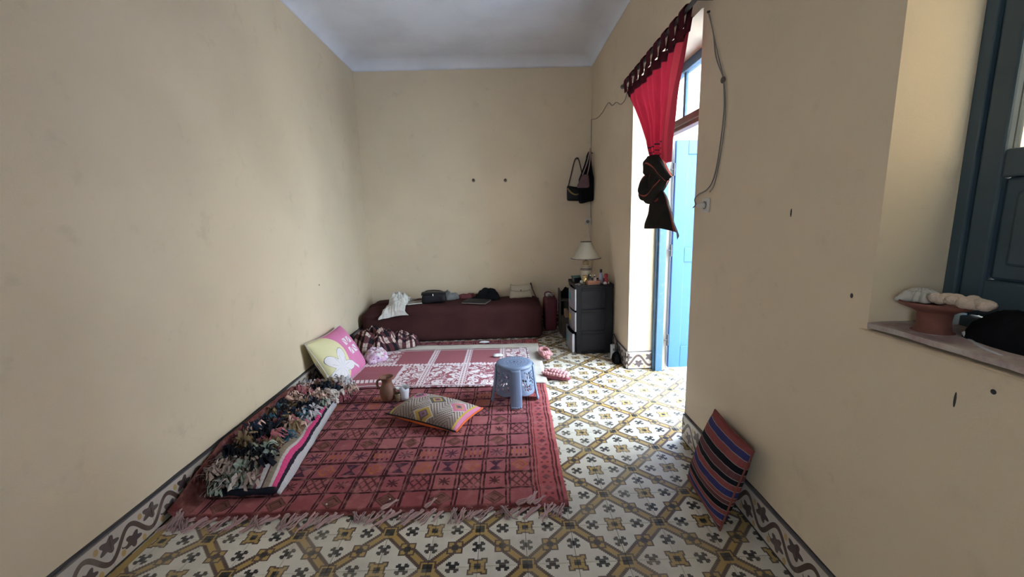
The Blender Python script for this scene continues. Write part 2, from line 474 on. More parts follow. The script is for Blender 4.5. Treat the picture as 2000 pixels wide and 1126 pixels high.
# skirting of vine tiles
bbm = {}
def bb_tile(w=.2):
    k = round(w, 3)
    if k not in bbm: bbm[k] = MB().box((-.1+.0008, -.012, .001), (-.1+w-.0008, 0, .165)).mesh('skirting_tile', 'vine_tile')
    return bbm[k]
def skirting(name, ax, ay, bx, by):
    """tiles run from a to b, facing the left-hand normal turned to the room"""
    root = struct(link(name, None)); d = Vector((bx-ax, by-ay)); L = d.length; d.normalize(); ang = atan2(d.y, d.x)
    k = 0
    while k*.2 < L-.01:
        w = min(.2, L-k*.2); o = link('skirting_tile', bb_tile(w), root, (ax+d.x*(k*.2+.1), ay+d.y*(k*.2+.1), 0), (0, 0, ang)); k += 1
        if w < .2: break
    return root
skirting('baseboard_left', xl(.5), .5, xl(YB), YB)     # faces +x
for o in bpy.data.objects['baseboard_left'].children: pass
skirting('baseboard_back', xl(YB), YB, XR, YB)
skirting('baseboard_right', XR, YB, XR, DY1)
skirting('baseboard_right_near', XR, DY0, XR, -.3)
skirting('baseboard_jamb', XR, DY1, 1.27, DY1)
# grey grout line over the skirting on both sides
for nm, a, b in (('trim_1', (xl(.5), .5), (xl(YB), YB)), ('trim_2', (XR, DY0), (XR, -.3))):
    mb = MB(); n = 60; pts = []
    for k in range(n+1):
        t = k/n; x = a[0]+(b[0]-a[0])*t; y = a[1]+(b[1]-a[1])*t
        pts.append((x, y, .170+.004*N(x, y, 1, 7)))
    struct(mb.tube(pts, .0065 if nm == 'trim_1' else .003, 5).build(nm, 'dark_line'))
# marks and nail holes in the plaster
def mark(wall, loc, sx, sy, sz):
    MB().ball((0, 0, 0), (sx, sy, sz), 8, 5).build('plaster_chip', 'dark_line', bpy.data.objects[wall], True, loc)
mark('wall_right', (XR, 1.536, 1.351), .002, .004, .016); mark('wall_right', (XR, 1.231, 1.099), .002, .006, .008)
mark('wall_right', (XR, .907, .91), .002, .003, .02); mark('wall_right', (XR, .836, .961), .002, .006, .006)
mark('wall_left', (xl(3.67), 3.669, .812), .002, .008, .008)

# ------------------------------------------------------------------ doorway: frame, open leaf, transom
door = struct(link('door_1', None))
FX0, FX1 = 1.275, 1.335
mb = MB(); mb.box((FX0, DY1-.075, 0), (FX1, DY1-.002, 2.38)); mb.box((FX0-.012, DY1-.045, 0), (FX0, DY1-.002, 2.38)); mb.build('door_post', 'frame_blue', door, bevel=.004)
mb = MB(); mb.box((FX0, DY0+.002, 0), (FX1, DY0+.06, 2.38)); mb.build('door_post', 'frame_blue', door, bevel=.004)
mb = MB(); mb.box((FX0, DY0+.06, 1.94), (FX1, DY1-.075, 2.02)); mb.box((FX0-.015, DY0+.06, 1.965), (FX0, DY1-.075, 1.985)); mb.build('transom_bar', 'door_brown', door, bevel=.004)
MB().box((FX0, DY0+.06, 2.32), (FX1, DY1-.075, 2.38)).build('door_head', 'frame_blue', door, bevel=.004)
for k in range(3):
    y0 = DY0+.06+k*(DY1-DY0-.135)/3; y1 = y0+(DY1-DY0-.135)/3
    MB().box((FX0+.02, y0, 2.02), (FX1-.02, y0+.035, 2.32)).build('transom_mullion', 'frame_blue', door, bevel=.003)
    MB().box((FX0+.026, y0+.035, 2.02), (FX0+.030, y1, 2.32)).build('transom_pane', 'pane_glass', door)
# leaf swung outwards, hinged on the far post
lf = struct(link('door_2', None, None, (1.388, DY1-.05, 0), (0, 0, math.radians(1))))
LW, LH = .95, 1.925
mb = MB(); mb.box((0, -.02, .03), (.10, .02, LH)); mb.box((LW-.10, -.02, .03), (LW, .02, LH)); mb.box((.1, -.02, .03), (LW-.1, .02, .22)); mb.box((.1, -.02, LH-.11), (LW-.1, .02, LH)); mb.box((.1, -.02, .95), (LW-.1, .02, 1.07))
mb.build('leaf_frame', 'door_blue', lf, bevel=.004)
for z0, z1 in ((.22, .95), (1.07, LH-.11)):
    MB().box((.1, -.008, z0), (LW-.1, .008, z1)).build('leaf_panel', 'door_blue', lf)
for z in (.28, 1.05, 1.7):
    MB().tube([(-.012, -.02, z-.05), (-.012, -.02, z+.05)], .009, 8).tube([(-.04, -.02, z), (0, -.02, z)], .006, 6).build('hinge', 'dark_line', lf)
# outside: paved yard, its far wall, and walls added to block light
struct(MB().box((OUT+.05, -4, -.12), (5.2, 9, -.01)).build('ground_yard', 'yard_paving'))
struct(MB().box((4.2, -4, -.1), (4.4, 9, 1.5)).build('wall_yard', 'outside_plaster'))
struct(MB().box((4.15, 3.25, 0), (4.2, 4.3, 5.5)).build('wall_blocker_far', 'blocker_plaster'))  # added tall piece, keeps sky light off the near left wall
struct(MB().box((OUT, 4.3, -.1), (4.2, 4.5, 5.5)).build('wall_blocker_end', 'blocker_plaster'))  # added wall, cuts daylight coming from the far side of the yard
struct(MB().box((-4, YF-5, -.12), (OUT+.05, YF-.3, -.01)).build('ground_rear', 'outside_plaster'))
struct(MB().box((2.35, -3.5, -.1), (2.5, 1.5, 6)).build('wall_blocker_window', 'outside_plaster'))  # added wall that blocks the sky from the niche window

# ------------------------------------------------------------------ window niche at the right edge
win = struct(link('window_1', None))
WX = 1.262
mb = MB(); mb.box((WX, WY1-.032, WZ0), (WX+.07, WY1, WZ1)); mb.box((WX+.050, WY1-.042, WZ0), (WX+.07, WY1-.032, WZ1)); mb.build('window_frame', 'shutter_blue', win, bevel=.004)
mb = MB(); mb.box((WX, WY0, WZ0), (WX+.07, WY0+.055, WZ1)); mb.build('window_frame', 'shutter_blue', win, bevel=.004)
MB().box((WX, WY0+.055, WZ1-.06), (WX+.07, WY1-.055, WZ1)).build('window_frame', 'shutter_blue', win, bevel=.004)
MB().box((WX, WY0+.055, WZ0), (WX+.07, WY1-.055, WZ0+.05)).build('window_frame', 'shutter_blue', win, bevel=.004)
def sash(y1, y0, glazed):
    zt = WZ1-.065; zb = WZ0+.055; PB = 1.50; SW = .055
    mb = MB(); x0, x1 = WX+.008, WX+.05
    mb.box((x0, y1-SW, zb), (x1, y1, zt)); mb.box((x0, y0, zb), (x1, y0+SW, zt)); mb.box((x0, y0+SW, zb), (x1, y1-SW, zb+.10)); mb.box((x0, y0+SW, zt-.09), (x1, y1-SW, zt)); mb.box((x0, y0+SW, PB-.07), (x1, y1-SW, PB))
    mb.box((x0, y0+SW, 2.02), (x1, y1-SW, 2.05))
    mb.build('sash_frame', 'shutter_blue', win, bevel=.006)
    mb = MB(); mb.box((x0+.014, y0+SW, zb+.10), (x1-.008, y1-SW, PB-.07)); mb.box((x0+.006, y0+SW+.035, zb+.14), (x1-.008, y1-SW-.035, PB-.105)); mb.build('sash_panel', 'shutter_blue', win, bevel=.008)
    for a, b in ((PB, 2.02), (2.05, zt-.09)):
        if not glazed: MB().box((x0+.014, y0+SW, a), (x1-.008, y1-SW, b)).build('sash_panel', 'shutter_blue', win)
        else: MB().box((x0+.018, y0+SW, a), (x0+.022, y1-SW, b)).build('window_pane', 'dimming_glass', win)
sash(WY1-.036, (WY0+WY1)/2+.002, True); sash((WY0+WY1)/2-.002, WY0+.06, False)  # unseen second sash filled solid to cut the window light
sl = MB(); n = 24
def sillf(a, b):
    y = WY0+(WY1-WY0)*a; return (XR-.002+b*(WX-XR+.002)+(.006*N(y, 0, 3, 14) if b == 0 else 0), y, WZ0+.008+.003*N(y, b, 5, 10))
o = sheet('window_sill', 40, 6, sillf, 'sill_stone', win, thick=.014, off=-1, smooth=False)
# ------------------------------------------------------------------ textiles on the floor
def rug_mat():
    U, W = uv()                                   # metres from the near-right corner, to the left / to the far end
    p = geo(); wob = nz(p, 9.0, 2.0)-.5
    U = U+wob*.016; W = W+(nz(p, 7.0, 2.0)-.5)*.02
    Q = 210.0
    U = fl(U*Q)/Q; W = fl(W*Q)/Q
    inn = U > .155
    cu0 = (U-.155)/.1335; cw0 = W/.132-.12
    ci, cj = fl(cu0), fl(cw0); cu, cw = fr(cu0), fr(cw0)
    a, b = ab(cu-.5), ab(cw-.5)
    odd = md(ci, 2.0) > .5; row = md(cj, 6.0)
    base = mixc(sstep(nz(p, 3.0, 3.0), .3, .7), (.37, .125, .145), (.27, .082, .098))
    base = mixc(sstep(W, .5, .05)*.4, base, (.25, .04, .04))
    cell = nz(comb(ci, cj), 7.3, 0.0); base = mixc(sstep(cell, .4, .65)*.35, base, (.44, .18, .165))
    DK, OR_, NV = (.018, .008, .011), (.42, .13, .03), (.028, .018, .04)
    is_ = lambda k: (row > k-.5)*(row < k+.5)
    dia = (a+b*1.0)
    m = AND(OR(is_(0.0), is_(4.0)), odd, dia < .40); col = mixc(m, base, (.17, .075, .06))
    m = AND(OR(is_(0.0), is_(4.0)), odd, OR(btw(dia, .2, .25), btw(dia, .36, .40))); col = mixc(m*.7, col, DK)
    star = OR((ab(a-b) < .05)*(mx(a, b) < .25), (mn(a, b) < .035)*(mx(a, b) < .33))
    m = AND(OR(is_(1.0), is_(5.0)), odd, star*(mx(a, b) < .22)); col = mixc(m*.8, col, DK)
    lat = AND(OR(is_(1.0), is_(5.0)), NOT(odd), OR(ab(fr(cu*3.0+cw*2.0)-.5) < .13, ab(fr(cu*3.0-cw*2.0)-.5) < .13), mx(a, b) < .42); col = mixc(lat*.75, col, DK)
    hour = AND(is_(2.0), odd, b > a*1.15-.02, b < .34); col = mixc(hour*.9, col, NV)
    flw = OR(btw(dia, .30, .37), btw(mx(a, b), .20, .26)*(mn(a, b) < .16), btw(dia, .10, .16)); m = AND(is_(2.0), NOT(odd), flw, mx(a, b) < .36); col = mixc(m*.85, col, OR_)
    m = AND(is_(3.0), odd, star); col = mixc(m*.85, col, NV)
    cmb = AND(is_(3.0), NOT(odd), ab(fr(cu*5.0+.25)-.5) < .2, b < .36, a < .4); col = mixc(cmb*.8, col, mixc(b < .18, DK, OR_))
    # dark grid, double lines down the length
    g = OR(mn(cw, 1.0-cw) < .07, btw(mn(cu, 1.0-cu), .025, .10)); col = mixc(g*(.62+.33*sstep(nz(p, 30.0, 3.0), .3, .5)), col, DK)
    col = mixc((U > 1.80)*.85, col, (.10, .035, .03))  # curled left edge: brown of the back, with the curl's shade painted in
    # side border
    e = U/.155; ew = fr(W/.088)
    bord = mixc(sstep(nz(p, 5.0), .3, .7), (.40, .10, .10), (.32, .075, .08))
    bm_ = OR(btw(e, .10, .17), btw(e, .22, .28), btw(e, .80, .86), btw(e, .91, .97)); bord = mixc(bm_*.85, bord, DK)
    ea, eb = ab(e-.54), ab(ew-.5); bord = mixc(AND(ea*1.3+eb*.8 < .20, ea < .2)*.65, bord, NV); bord = mixc(AND(mn(ew, 1.0-ew) < .1, ea < .22, btw(ab(ea-.1), -.1, .05))*.6, bord, DK)
    col = mixc(inn, bord, col)
    col = mixc((W < .035)*.7, col, (.13, .03, .03))
    fz_ = nz(p, 260.0, 2.0); col = mixc(sstep(fz_, .35, .75)*.3, col, (.20, .06, .06))
    col = mixc(sstep(nz(p, 22.0, 4.0), .45, .75)*.4, col, (.47, .20, .19))
    return col, fz_
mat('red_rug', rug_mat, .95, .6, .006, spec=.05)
mat('rug_back', lambda: mixc(nz(geo(), 60.0), (.17, .05, .04), (.24, .085, .065)), .95, spec=.1)
mat('fringe_pink', lambda: mixc(rnd(), (.42, .25, .255), (.50, .34, .33)), .95, spec=.1)
mat('fringe_grey', lambda: mixc(rnd(), (.30, .19, .185), (.38, .27, .26)), .95, spec=.1)
RY0, RY1 = 1.757, 4.47
rug = thing('rug', 'large worn red carpet with dark grid and diamond motifs and a fringe', 'rug', (0, 0, 0))
rxr = lambda y: .262+.026*(y-RY0)+.008*N(y, 2, 0, 3)
RW = 1.99
def rugf(a, b):                       # a: 0 right edge, 1 left edge (curled up the wall)
    y = RY0+(RY1-RY0)*b+.008*N(a*5, 1, 0, 1.3)*(1-b)
    s = a*RW; xr = rxr(y)
    cur = 1-.75*max(0, min(1, (b-.42)/.25))
    flat = RW-.20*cur-.02
    if s <= flat: x = xr-s; z = 0
    else:
        t = s-flat; r = .07; th = min(t/r, 1.35); x = xr-flat-r*sin(th)-max(0, t-1.35*r)*cos(1.35); z = r*(1-cos(th))+max(0, t-1.35*r)*sin(1.35)
        z *= cur if cur < 1 else 1; z += .008*N(y, s, 1, 6)
    # the near-left corner lies a little lower
    z *= min(1, .3+max(0, (y-RY0))*1.8)
    x = max(x, xl(y)+.02)
    return (x, y, z+.011+.004*max(0, N(x, y, 3, 3.2)))
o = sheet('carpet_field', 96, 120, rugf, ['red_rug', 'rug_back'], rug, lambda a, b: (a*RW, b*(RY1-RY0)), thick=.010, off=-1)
# solidify goes to the lower side; flip so that the pattern faces up
o.data.flip_normals(); 
def tassel_mesh(seed, n=7, L=.1, spread=.02, loose=False, m='fringe_pink'):
    rs = random.Random(seed); mb = MB()
    for k in range(n):
        x0 = rs.uniform(-.010, .010); dx = rs.uniform(-1, 1)*spread; l = L*rs.uniform(.75, 1.1); ph = rs.uniform(0, 6); z0 = rs.uniform(.003, .010)
        pts = []
        for i in range(7):
            t = i/6; pts.append((x0+dx*t*t+.004*sin(ph+t*7), -l*t, max(.0032, z0*(1-t)+.004*sin(ph*2+t*5)+(.012*sin(t*pi) if loose else 0))))
        mb.tube(pts, [.0032, .0036, .0034, .0032, .003, .0028, .0018], 4)
    return mb.mesh('tassel', m, True)
TV = [tassel_mesh(k, 5, .095, .012) for k in range(4)]+[tassel_mesh(10+k, 8, .09, .04, True, 'fringe_grey') for k in range(3)]
rs = random.Random(3); xx = -1.575
while xx < .262:
    v = rs.choice([0, 1, 2, 3, 0, 1, 2, 3, 0, 1, 4, 5, 6]); ang = rs.uniform(-.9, -.25) if v < 4 else rs.uniform(-.5, .5)
    y = RY0+.008*N((rxr(RY0)-xx)/RW*5, 1, 0, 1.3)+.012
    sc = rs.uniform(.8, 1.25)
    t = link('tassel', TV[v], rug, (xx, y, .003), (0, 0, ang)); t.scale = (sc, sc, sc); xx += rs.uniform(.032, .056)
# a few strands blown back on to the carpet and the clump at the curled corner
for x, a, s in ((-.62, 2.4, .9), (-.415, 2.6, .8), (.02, 2.2, 1.0), (.075, 2.7, 1.0), (.10, 2.35, .8)):
    t = link('tassel', TV[1], rug, (x, RY0+.01, .018), (0, 0, a)); t.scale = (s, s, s)
for k in range(6):
    t = link('tassel', TV[4+k % 3], rug, (-1.59+.012*k, RY0+.05-.012*k, .032-.004*k), (0.45, 0, rs.uniform(-.7, .7))); t.scale = (1.15, 1.15, 1.15)
xx = -1.0
while xx < .31:
    t = link('tassel', TV[rs.randrange(4)], rug, (xx, RY1-.005, .004), (0, 0, pi+rs.uniform(-.4, .4))); t.scale = (.5, .36, .8); xx += .03

# ---- cream mat and printed pink blanket
mat('cream_mat', lambda: (mixc(sstep(nz(geo(), 6.0, 3.0), .3, .7), (.60, .55, .49), (.50, .455, .40)), nz(geo(), 300.0)), .95, .3, spec=.1)
def pink_blanket():
    P, Q = uv()
    p = geo(); x3 = sep(p.k); vec = comb(x3[0], x3[1])
    PK, WH = (.34, .125, .145), (.74, .65, .67)
    base = mixc(sstep(nz(p, 160.0), .3, .7)*.5, PK, (.30, .095, .115))
    dv = nz(vec, 13.0, 1.0)
    warp = comb(x3[0]+dv*.05, x3[1]+nz(vec, 11.0, 1.0)*.05)
    d1 = vor(warp, 17.0); d2 = vor(warp, 34.0)
    flor = OR(btw(d1, .24, .48), d1 < .15, btw(d2, .30, .44)*(d1 > .40))
    plain = OR(AND(P < .255, Q < .52), AND(btw(P, .19, .825), Q > .55))
    bandv = OR(btw(P, .385, .425), btw(P, .60, .64), btw(P, .815, .855))
    lad = AND(bandv, OR(ab(fr(P*60.0)-.5) < .28, ab(fr(Q*26.0)-.5) < .2))
    m = OR(AND(flor, NOT(plain), NOT(bandv)), lad*.9)
    rowb = AND(btw(Q, .50, .56), ab(fr(P*46.0)-.5)*.1+ab(Q-.53) < .04); m = OR(m, rowb*.9)
    m = OR(m, AND(btw(Q, .09, .155), ab(fr(P*42.0+Q*6.0)-.5) < .36, P < .3)*.95, btw(P, .25, .268)*(Q < .52)*.8)
    col = mixc(m, base, WH)
    ed = mn(mn(P, 1.0-P)*1.6, mn(Q, 1.0-Q)); col = mixc(btw(ed, .012, .022)*.8, col, (.10, .04, .05)); col = mixc(btw(ed, .022, .04)*.6, col, WH)
    return col, OR(m, 0.0)*.6+nz(p, 220.0)*.5
mat('pink_blanket', pink_blanket, .95, .5, .004, spec=.08)
def bil(c, a, b): return [c[0][i]*(1-a)*(1-b)+c[1][i]*a*(1-b)+c[2][i]*a*b+c[3][i]*(1-a)*b for i in (0, 1)]
MC = [(-1.52, 3.27), (.315, 3.215), (.318, 4.27), (-1.50, 4.33)]
def matf(a, b):
    x, y = bil(MC, a, b); y += .012*N(x, 1, 0, 4)*(1-b); return (x, y, .024+.006*max(0, N(x, y, 8, 4)))
tag(sheet('sleeping_mat', 60, 40, matf, 'cream_mat', thick=.011, off=-1), 'thin cream sleeping mat lying beneath the pink patterned blanket', 'mat')
PC = [(-1.375, 3.215), (.205, 3.155), (.20, 4.10), (-1.345, 4.14)]
def blkf(a, b):
    x, y = bil(PC, a, b); y += .012*N(x, 2, 0, 5)*(1-b); return (x, y, .0345+.007*max(0, N(x, y, 4, 4.5))+.003*N(x, y, 9, 11)-.014*max(0, (3.3-y)/.1)*.6)
tag(sheet('blanket', 90, 60, blkf, 'pink_blanket', thick=.006, off=-1), 'dusty pink blanket with white floral panels spread over the cream mat', 'blanket')

# ---- shaggy rag rug, folded against the left wall
def rag_base():
    P, Q = uv()
    w = P+(nz(comb(P*3.0, Q*14.0), 4.0, 2.0)-.5)*.02
    col = mixc(0.0, (.50, .48, .49), (1, 1, 1))
    for lo, hi, c in ((.045, .075, (.03, .02, .035)), (.075, .125, (.62, .07, .20)), (.125, .165, (.55, .50, .48)), (.165, .25, (.28, .23, .17)), (.25, .275, (.10, .03, .05)), (.275, .34, (.55, .52, .5)), (.34, .38, (.22, .07, .09)), (.38, .46, (.27, .25, .2)), (.46, .5, (.03, .03, .035)), (.5, .58, (.5, .45, .42)), (.58, .64, (.05, .11, .14)), (.64, .72, (.4, .36, .3)), (.72, .8, (.33, .07, .07)), (.8, .88, (.3, .27, .2))):
        col = mixc(btw(w, lo, hi), col, c)
    return col, sn(Q*420.0)+nz(geo(), 200.0)
mat('striped_weave', rag_base, .95, .4, .003, spec=.1)
RAGC = {'rag_black': (.016, .017, .024), 'rag_navy': (.02, .03, .055), 'rag_teal': (.05, .12, .17), 'rag_rose': (.42, .14, .17), 'rag_peach': (.64, .42, .35), 'rag_cream': (.64, .57, .52), 'rag_olive': (.24, .17, .095), 'rag_grey': (.52, .50, .53), 'rag_mint': (.30, .35, .29), 'rag_taupe': (.36, .27, .23)}
for k, c in RAGC.items():
    mat(k, (lambda c: lambda: mixc(nz(geo(), 45.0, 3.0), tuple(v*.7 for v in c), tuple(min(1, v*1.25) for v in c)))(c), .95, spec=.08)
rag = thing('rag_rug', 'shaggy multicoloured rag rug folded along the left wall', 'rug', (0, 0, 0))
BC = [(-1.165, 1.90), (-1.345, 3.36), (-1.615, 3.33), (-1.53, 1.93)]      # near right, far right, far left, near left
def rag_xy(a, b): return bil([BC[0], BC[3], BC[2], BC[1]], a, b)        # a: right->left, b: near->far
def rag_h(a, b):
    x, y = rag_xy(a, b)
    h = .055+.05*sin(min(1, a*1.15)*pi)**.8*(.6+.4*sin(b*7+1))+.03*N(x, y, 1, 5)
    h *= min(1, (a/.10)**.5 if a < .10 else 1)*min(1, ((1-a)/.08+.2)); h *= min(1, .35+b*6)*min(1, .3+(1-b)*8)
    return .016+max(.004, h)
def ragf(a, b):
    x, y = rag_xy(a, b); return (x+.006*N(x, y, 2, 9), y+.012*N(x, 5, 2, 12), rag_h(a, b))
sheet('striped_weave', 36, 80, ragf, 'striped_weave', rag, thick=.01, off=-1)
# rolled near hem, showing its hollow end
mb = MB(); 
pts = path([(-1.19, 1.905, .045), (-1.30, 1.893, .047), (-1.40, 1.905, .04), (-1.50, 1.915, .035)], 6); mb.tube(pts, [.016+.003*sin(k*.9) for k in range(len(pts))], 10)
mb.build('rolled_hem', 'rag_black', rag, True)
def tuft_mesh(seed):
    rs = random.Random(seed); mb = MB()
    for k in range(34):
        th = rs.uniform(0, 2*pi); L = rs.uniform(.02, .06); w = rs.uniform(.0028, .0058); lift = rs.uniform(.012, .05); tw = rs.uniform(-1.2, 1.2); r0 = rs.uniform(0, .014)
        vs = []; n = 4
        for i in range(n+1):
            t = i/n; r = r0+L*t; z = lift*sin(t*pi*.85)+.004*sin(t*9+tw*3)+.003
            a = th+tw*.35*t*t; px, py = cos(a)*r, sin(a)*r
            wx, wy = -sin(a), cos(a); ww = w*(1.0+.5*sin(t*8+k)); tz = sin(tw+t*2.5)*ww*.8
            vs.append((px-wx*ww, py-wy*ww, max(.001, z-tz))); vs.append((px+wx*ww, py+wy*ww, max(.001, z+tz)))
        mb.add(vs, [(2*i, 2*i+1, 2*i+3, 2*i+2) for i in range(n)])
    return mb.mesh('rag_tuft', 'rag_cream', False)
TUF = [tuft_mesh(100+k) for k in range(7)]
names = list(RAGC); wts = [5, 2.6, 2.0, 2.6, 3.0, 3.2, 1.8, 2.6, .9, 1.8]
rs = random.Random(21); ntuft = 0
nb = 24
for j in range(nb):
    b = (j+.4)/nb*.86
    # the tufts leave a striped margin free on the right, wider towards the near end
    a0 = .42-.36*b if b < .62 else max(-.20, .20-(b-.62)*2.2)
    if b < .06: a0 = .55
    na = max(3, int((1.04-a0)/.145))
    for i in range(na+1):
        a = a0+(1.04-a0)*(i+(.5 if j % 2 else 0))/(na+.3)+rs.uniform(-.03, .03)
        if a > 1.06: continue
        bb = min(.99, max(.01, b+rs.uniform(-.012, .012)))
        x, y = rag_xy(a, bb); aa = min(1, max(0, a))
        z = rag_h(max(.1, min(.92, aa)), bb)-(.0 if a >= 0 else .05)
        x = max(x, xl(y)+.08)
        if a > .86: z += .05
        if a < 0: z = .045
        if b > .7: z *= .75
        t = link('rag_tuft', TUF[rs.randrange(7)], rag, (x, y, z-.006), (rs.uniform(-.35, .35), rs.uniform(-.35, .35), rs.uniform(0, 6.28)))
        s = rs.uniform(1.1, 1.5); s = min(s, 1.0+max(0, x-xl(y)-.08)*6); t.scale = (s, s, s*rs.uniform(.9, 1.3)); c = rs.choices(names, wts)[0]
        if j < 3: c = rs.choice(['rag_mint', 'rag_taupe', 'rag_black', 'rag_cream'])
        t.material_slots[0].link = 'OBJECT'; t.material_slots[0].material = MATS[c]; ntuft += 1

# ---- kilim cushion lying on the carpet
def kilim():
    P, Q = uv()
    Qn = 90.0
    x = fl(P*Qn*1.5)/Qn/1.5; y = fl(Q*Qn)/Qn
    LT, DKc = (.50, .45, .42), (.12, .085, .07)
    zz = fr((y+ab(fr(x*3.0)-.5)*.75)*11.0)
    col = mixc(zz < .36, LT, DKc)
    col = mixc(btw(zz, .62, .75), col, (.30, .20, .17))
    dark = sstep(y, .36, .12); col = mixc(dark*(zz > .36)*.75, col, (.16, .10, .075))
    for cx, cy, c1, c2 in ((.5, .60, (.13, .115, .10), (.55, .36, .08)), (.82, .58, (.52, .17, .27), (.48, .30, .10)), (.18, .70, (.52, .17, .27), (.10, .10, .12)), (.5, .10, (.40, .26, .07), (.13, .1, .08))):
        d = ab(x-cx)*1.55+ab(y-cy)
        col = mixc(d < .215, col, LT); col = mixc(d < .19, col, c1); col = mixc(d < .11, col, c2); col = mixc(d < .075, col, (.24, .12, .19)); col = mixc(d < .03, col, (.10, .09, .07))
    for lo, hi, c in ((.955, 1.01, (.52, .19, .30)), (.93, .95, (.50, .34, .07)), (-.01, .05, (.10, .10, .11)), (.05, .075, (.45, .32, .08))): col = mixc(btw(x, lo, hi), col, c)
    return col, zz*.5+nz(geo(), 250.0)
mat('kilim_weave', kilim, .95, .4, .003, spec=.1)
mat('orange_cloth', (.72, .15, .04), .9, spec=.1); mat('dark_cloth', (.025, .022, .025), .95, spec=.1)
cn = Vector((-.515, 2.675, .068))
cu, cuf = pillow('cushion', .57, .345, .13, ['kilim_weave', 'orange_cloth'], frame_mat(cn, (.51, -.25, -.02), (.02, -.03, 1)), seed=1, back=1, pinch=.08)
tag(cu, 'kilim cushion with zigzags and diamonds and orange backing on red carpet', 'cushion')
rim_tube(cu, cuf, .006, 'orange_cloth', 'orange_edging', 'right'); rim_tube(cu, cuf, .005, 'dark_cloth', 'dark_edging', 'near')

# ---- striped cushion leaning on the right wall
def stripes():
    P, Q = uv()
    w = Q+(nz(comb(P*2.0, Q), 3.0, 2.0)-.5)*.02
    RD = (.23, .055, .055)
    col = mixc(nz(geo(), 30.0), RD, (.29, .085, .08))
    for lo, hi, c in ((.86, .93, (.045, .045, .15)), (.68, .76, (.012, .012, .015)), (.60, .68, (.13, .05, .055)), (.545, .60, (.014, .014, .017)), (.40, .47, (.045, .045, .15)), (.24, .31, (.012, .012, .014)), (.31, .35, (.12, .05, .05)), (.12, .18, (.045, .045, .14)), (-.01, .045, (.10, .045, .045))):
        col = mixc(btw(w, lo, hi), col, c); col = mixc(btw(w, hi, hi+.008), col, (.30, .25, .24)); col = mixc(btw(w, lo-.008, lo), col, (.30, .25, .24))
    return col, sn(P*500.0)+nz(geo(), 250.0)
mat('stripe_weave', stripes, .95, .4, .003, spec=.1)
A, B, C_, D = Vector((1.03, 1.95, .36)), Vector((1.03, 1.60, .35)), Vector((.945, 1.90, .02)), Vector((.905, 1.53, .02))
ex = (B-A+D-C_); ez = ex.cross((A+B-C_-D)); 
so, sof = pillow('cushion', .37, .40, .13, ['stripe_weave'], frame_mat((A+B+C_+D)/4+Vector((-.022, 0, .012)), ex, ez), seed=4, pinch=.06)
tag(so, 'dark red cushion with blue and black stripes leaning on the right wall', 'cushion')
rim_tube(so, sof, .004, 'rug_back')

# ---- pink and yellow pillow against the left wall
def pinkpillow():
    P, Q = uv()
    PK, YL, WH = (.62, .20, .36), (.66, .61, .36), (.70, .66, .68)
    e = P-.40+.55*(Q-.5)*(Q-.5)-.10*(Q-.4)
    col = mixc(e > 0.0, YL, PK)
    lx, ly = P-.21, (Q-.36)*.74; r = sq(lx*lx+ly*ly); th = at2(ly, lx)
    pet = r-(.11+.15*mth('POWER', ab(cs(th*2.5+.6)), 1.6)); col = mixc(pet < 0.0, col, WH)
    ln = OR(ab(pet) < .004, AND(ab(sn(th*5.0)) < .06, r < .15)); col = mixc(ln*.85, col, (.12, .11, .13))
    px, py = P-.64, (Q-.60)*.73; a = ab(px), ab(py)
    box = mx(a[0], a[1]) < .12; arms = OR(mn(a[0], a[1]) < .02, ab(a[0]-a[1]) < .014)
    col = mixc(AND(box, NOT(arms), sq(px*px+py*py) > .045), col, WH)
    st = AND(ab((P-.5)*.6+(Q-.24)*.5) < .014, btw(P, .42, .56)); col = mixc(st, col, WH)
    col = mixc(P+.06*sn(Q*3.0) > .985, col, (.60, .57, .52))
    return col, nz(geo(), 200.0)
mat('pink_pillowcase', pinkpillow, .9, .2, .002, spec=.15)
A, B, C_, D = Vector((-1.60, 3.25, .405)), Vector((-1.60, 3.93, .36)), Vector((-1.40, 3.85, .05)), Vector((-1.43, 3.43, .035))
ex = (B-A+C_-D); ez = ex.cross(A+B-C_-D)
po, pof = pillow('pillow', .68, .50, .21, ['pink_pillowcase'], frame_mat((A+B+C_+D)/4+Vector((.02, -.085, -.03)), ex, ez), seed=6, pinch=.10, wr=.006)
tag(po, 'pink and yellow pillow with a white lily leaning on the left wall', 'pillow')
mat('white_seam', (.62, .60, .56), .9); rim_tube(po, pof, .004, 'white_seam', 'seam')

# ---- crumpled plaid throw and floral cloth beside the pillow
def plaid():
    P, Q = uv()
    a, b = fr(P*7.0), fr(Q*7.0)
    A_, B_ = a < .5, b < .5
    col = mixc(A_, (.016, .014, .018), (.13, .05, .055)); col = mixc(B_, col, mixc(A_, (.10, .035, .04), (.58, .45, .40)))
    col = mixc(OR(btw(a, .20, .24), btw(b, .2, .24))*.7, col, (.03, .02, .02))
    return col, nz(geo(), 200.0)
mat('plaid_cloth', plaid, .95, .3, spec=.08)
def flower_cloth():
    p = geo(); d, c = vor(p, 34.0, col=True); h = sep(c.k)
    col = mixc(h[0] > .55, (.56, .36, .50), (.66, .60, .64)); col = mixc(AND(h[1] > .72, d < .4), col, (.24, .13, .30)); col = mixc(AND(h[2] > .8, d < .4), col, (.60, .24, .30)); col = mixc(AND(h[2] < .12, d < .35), col, (.55, .36, .15))
    return col, nz(p, 150.0)
mat('flower_cloth', flower_cloth, .95, .2, spec=.1)
def sofa_front(X, Y): return .012 if Y < 4.46 else .012+min(.30, (Y-4.46)*3)
thr = thing('plaid_throw', 'crumpled black and cream plaid throw heaped at the foot of the couch', 'throw', (0, 0, 0))
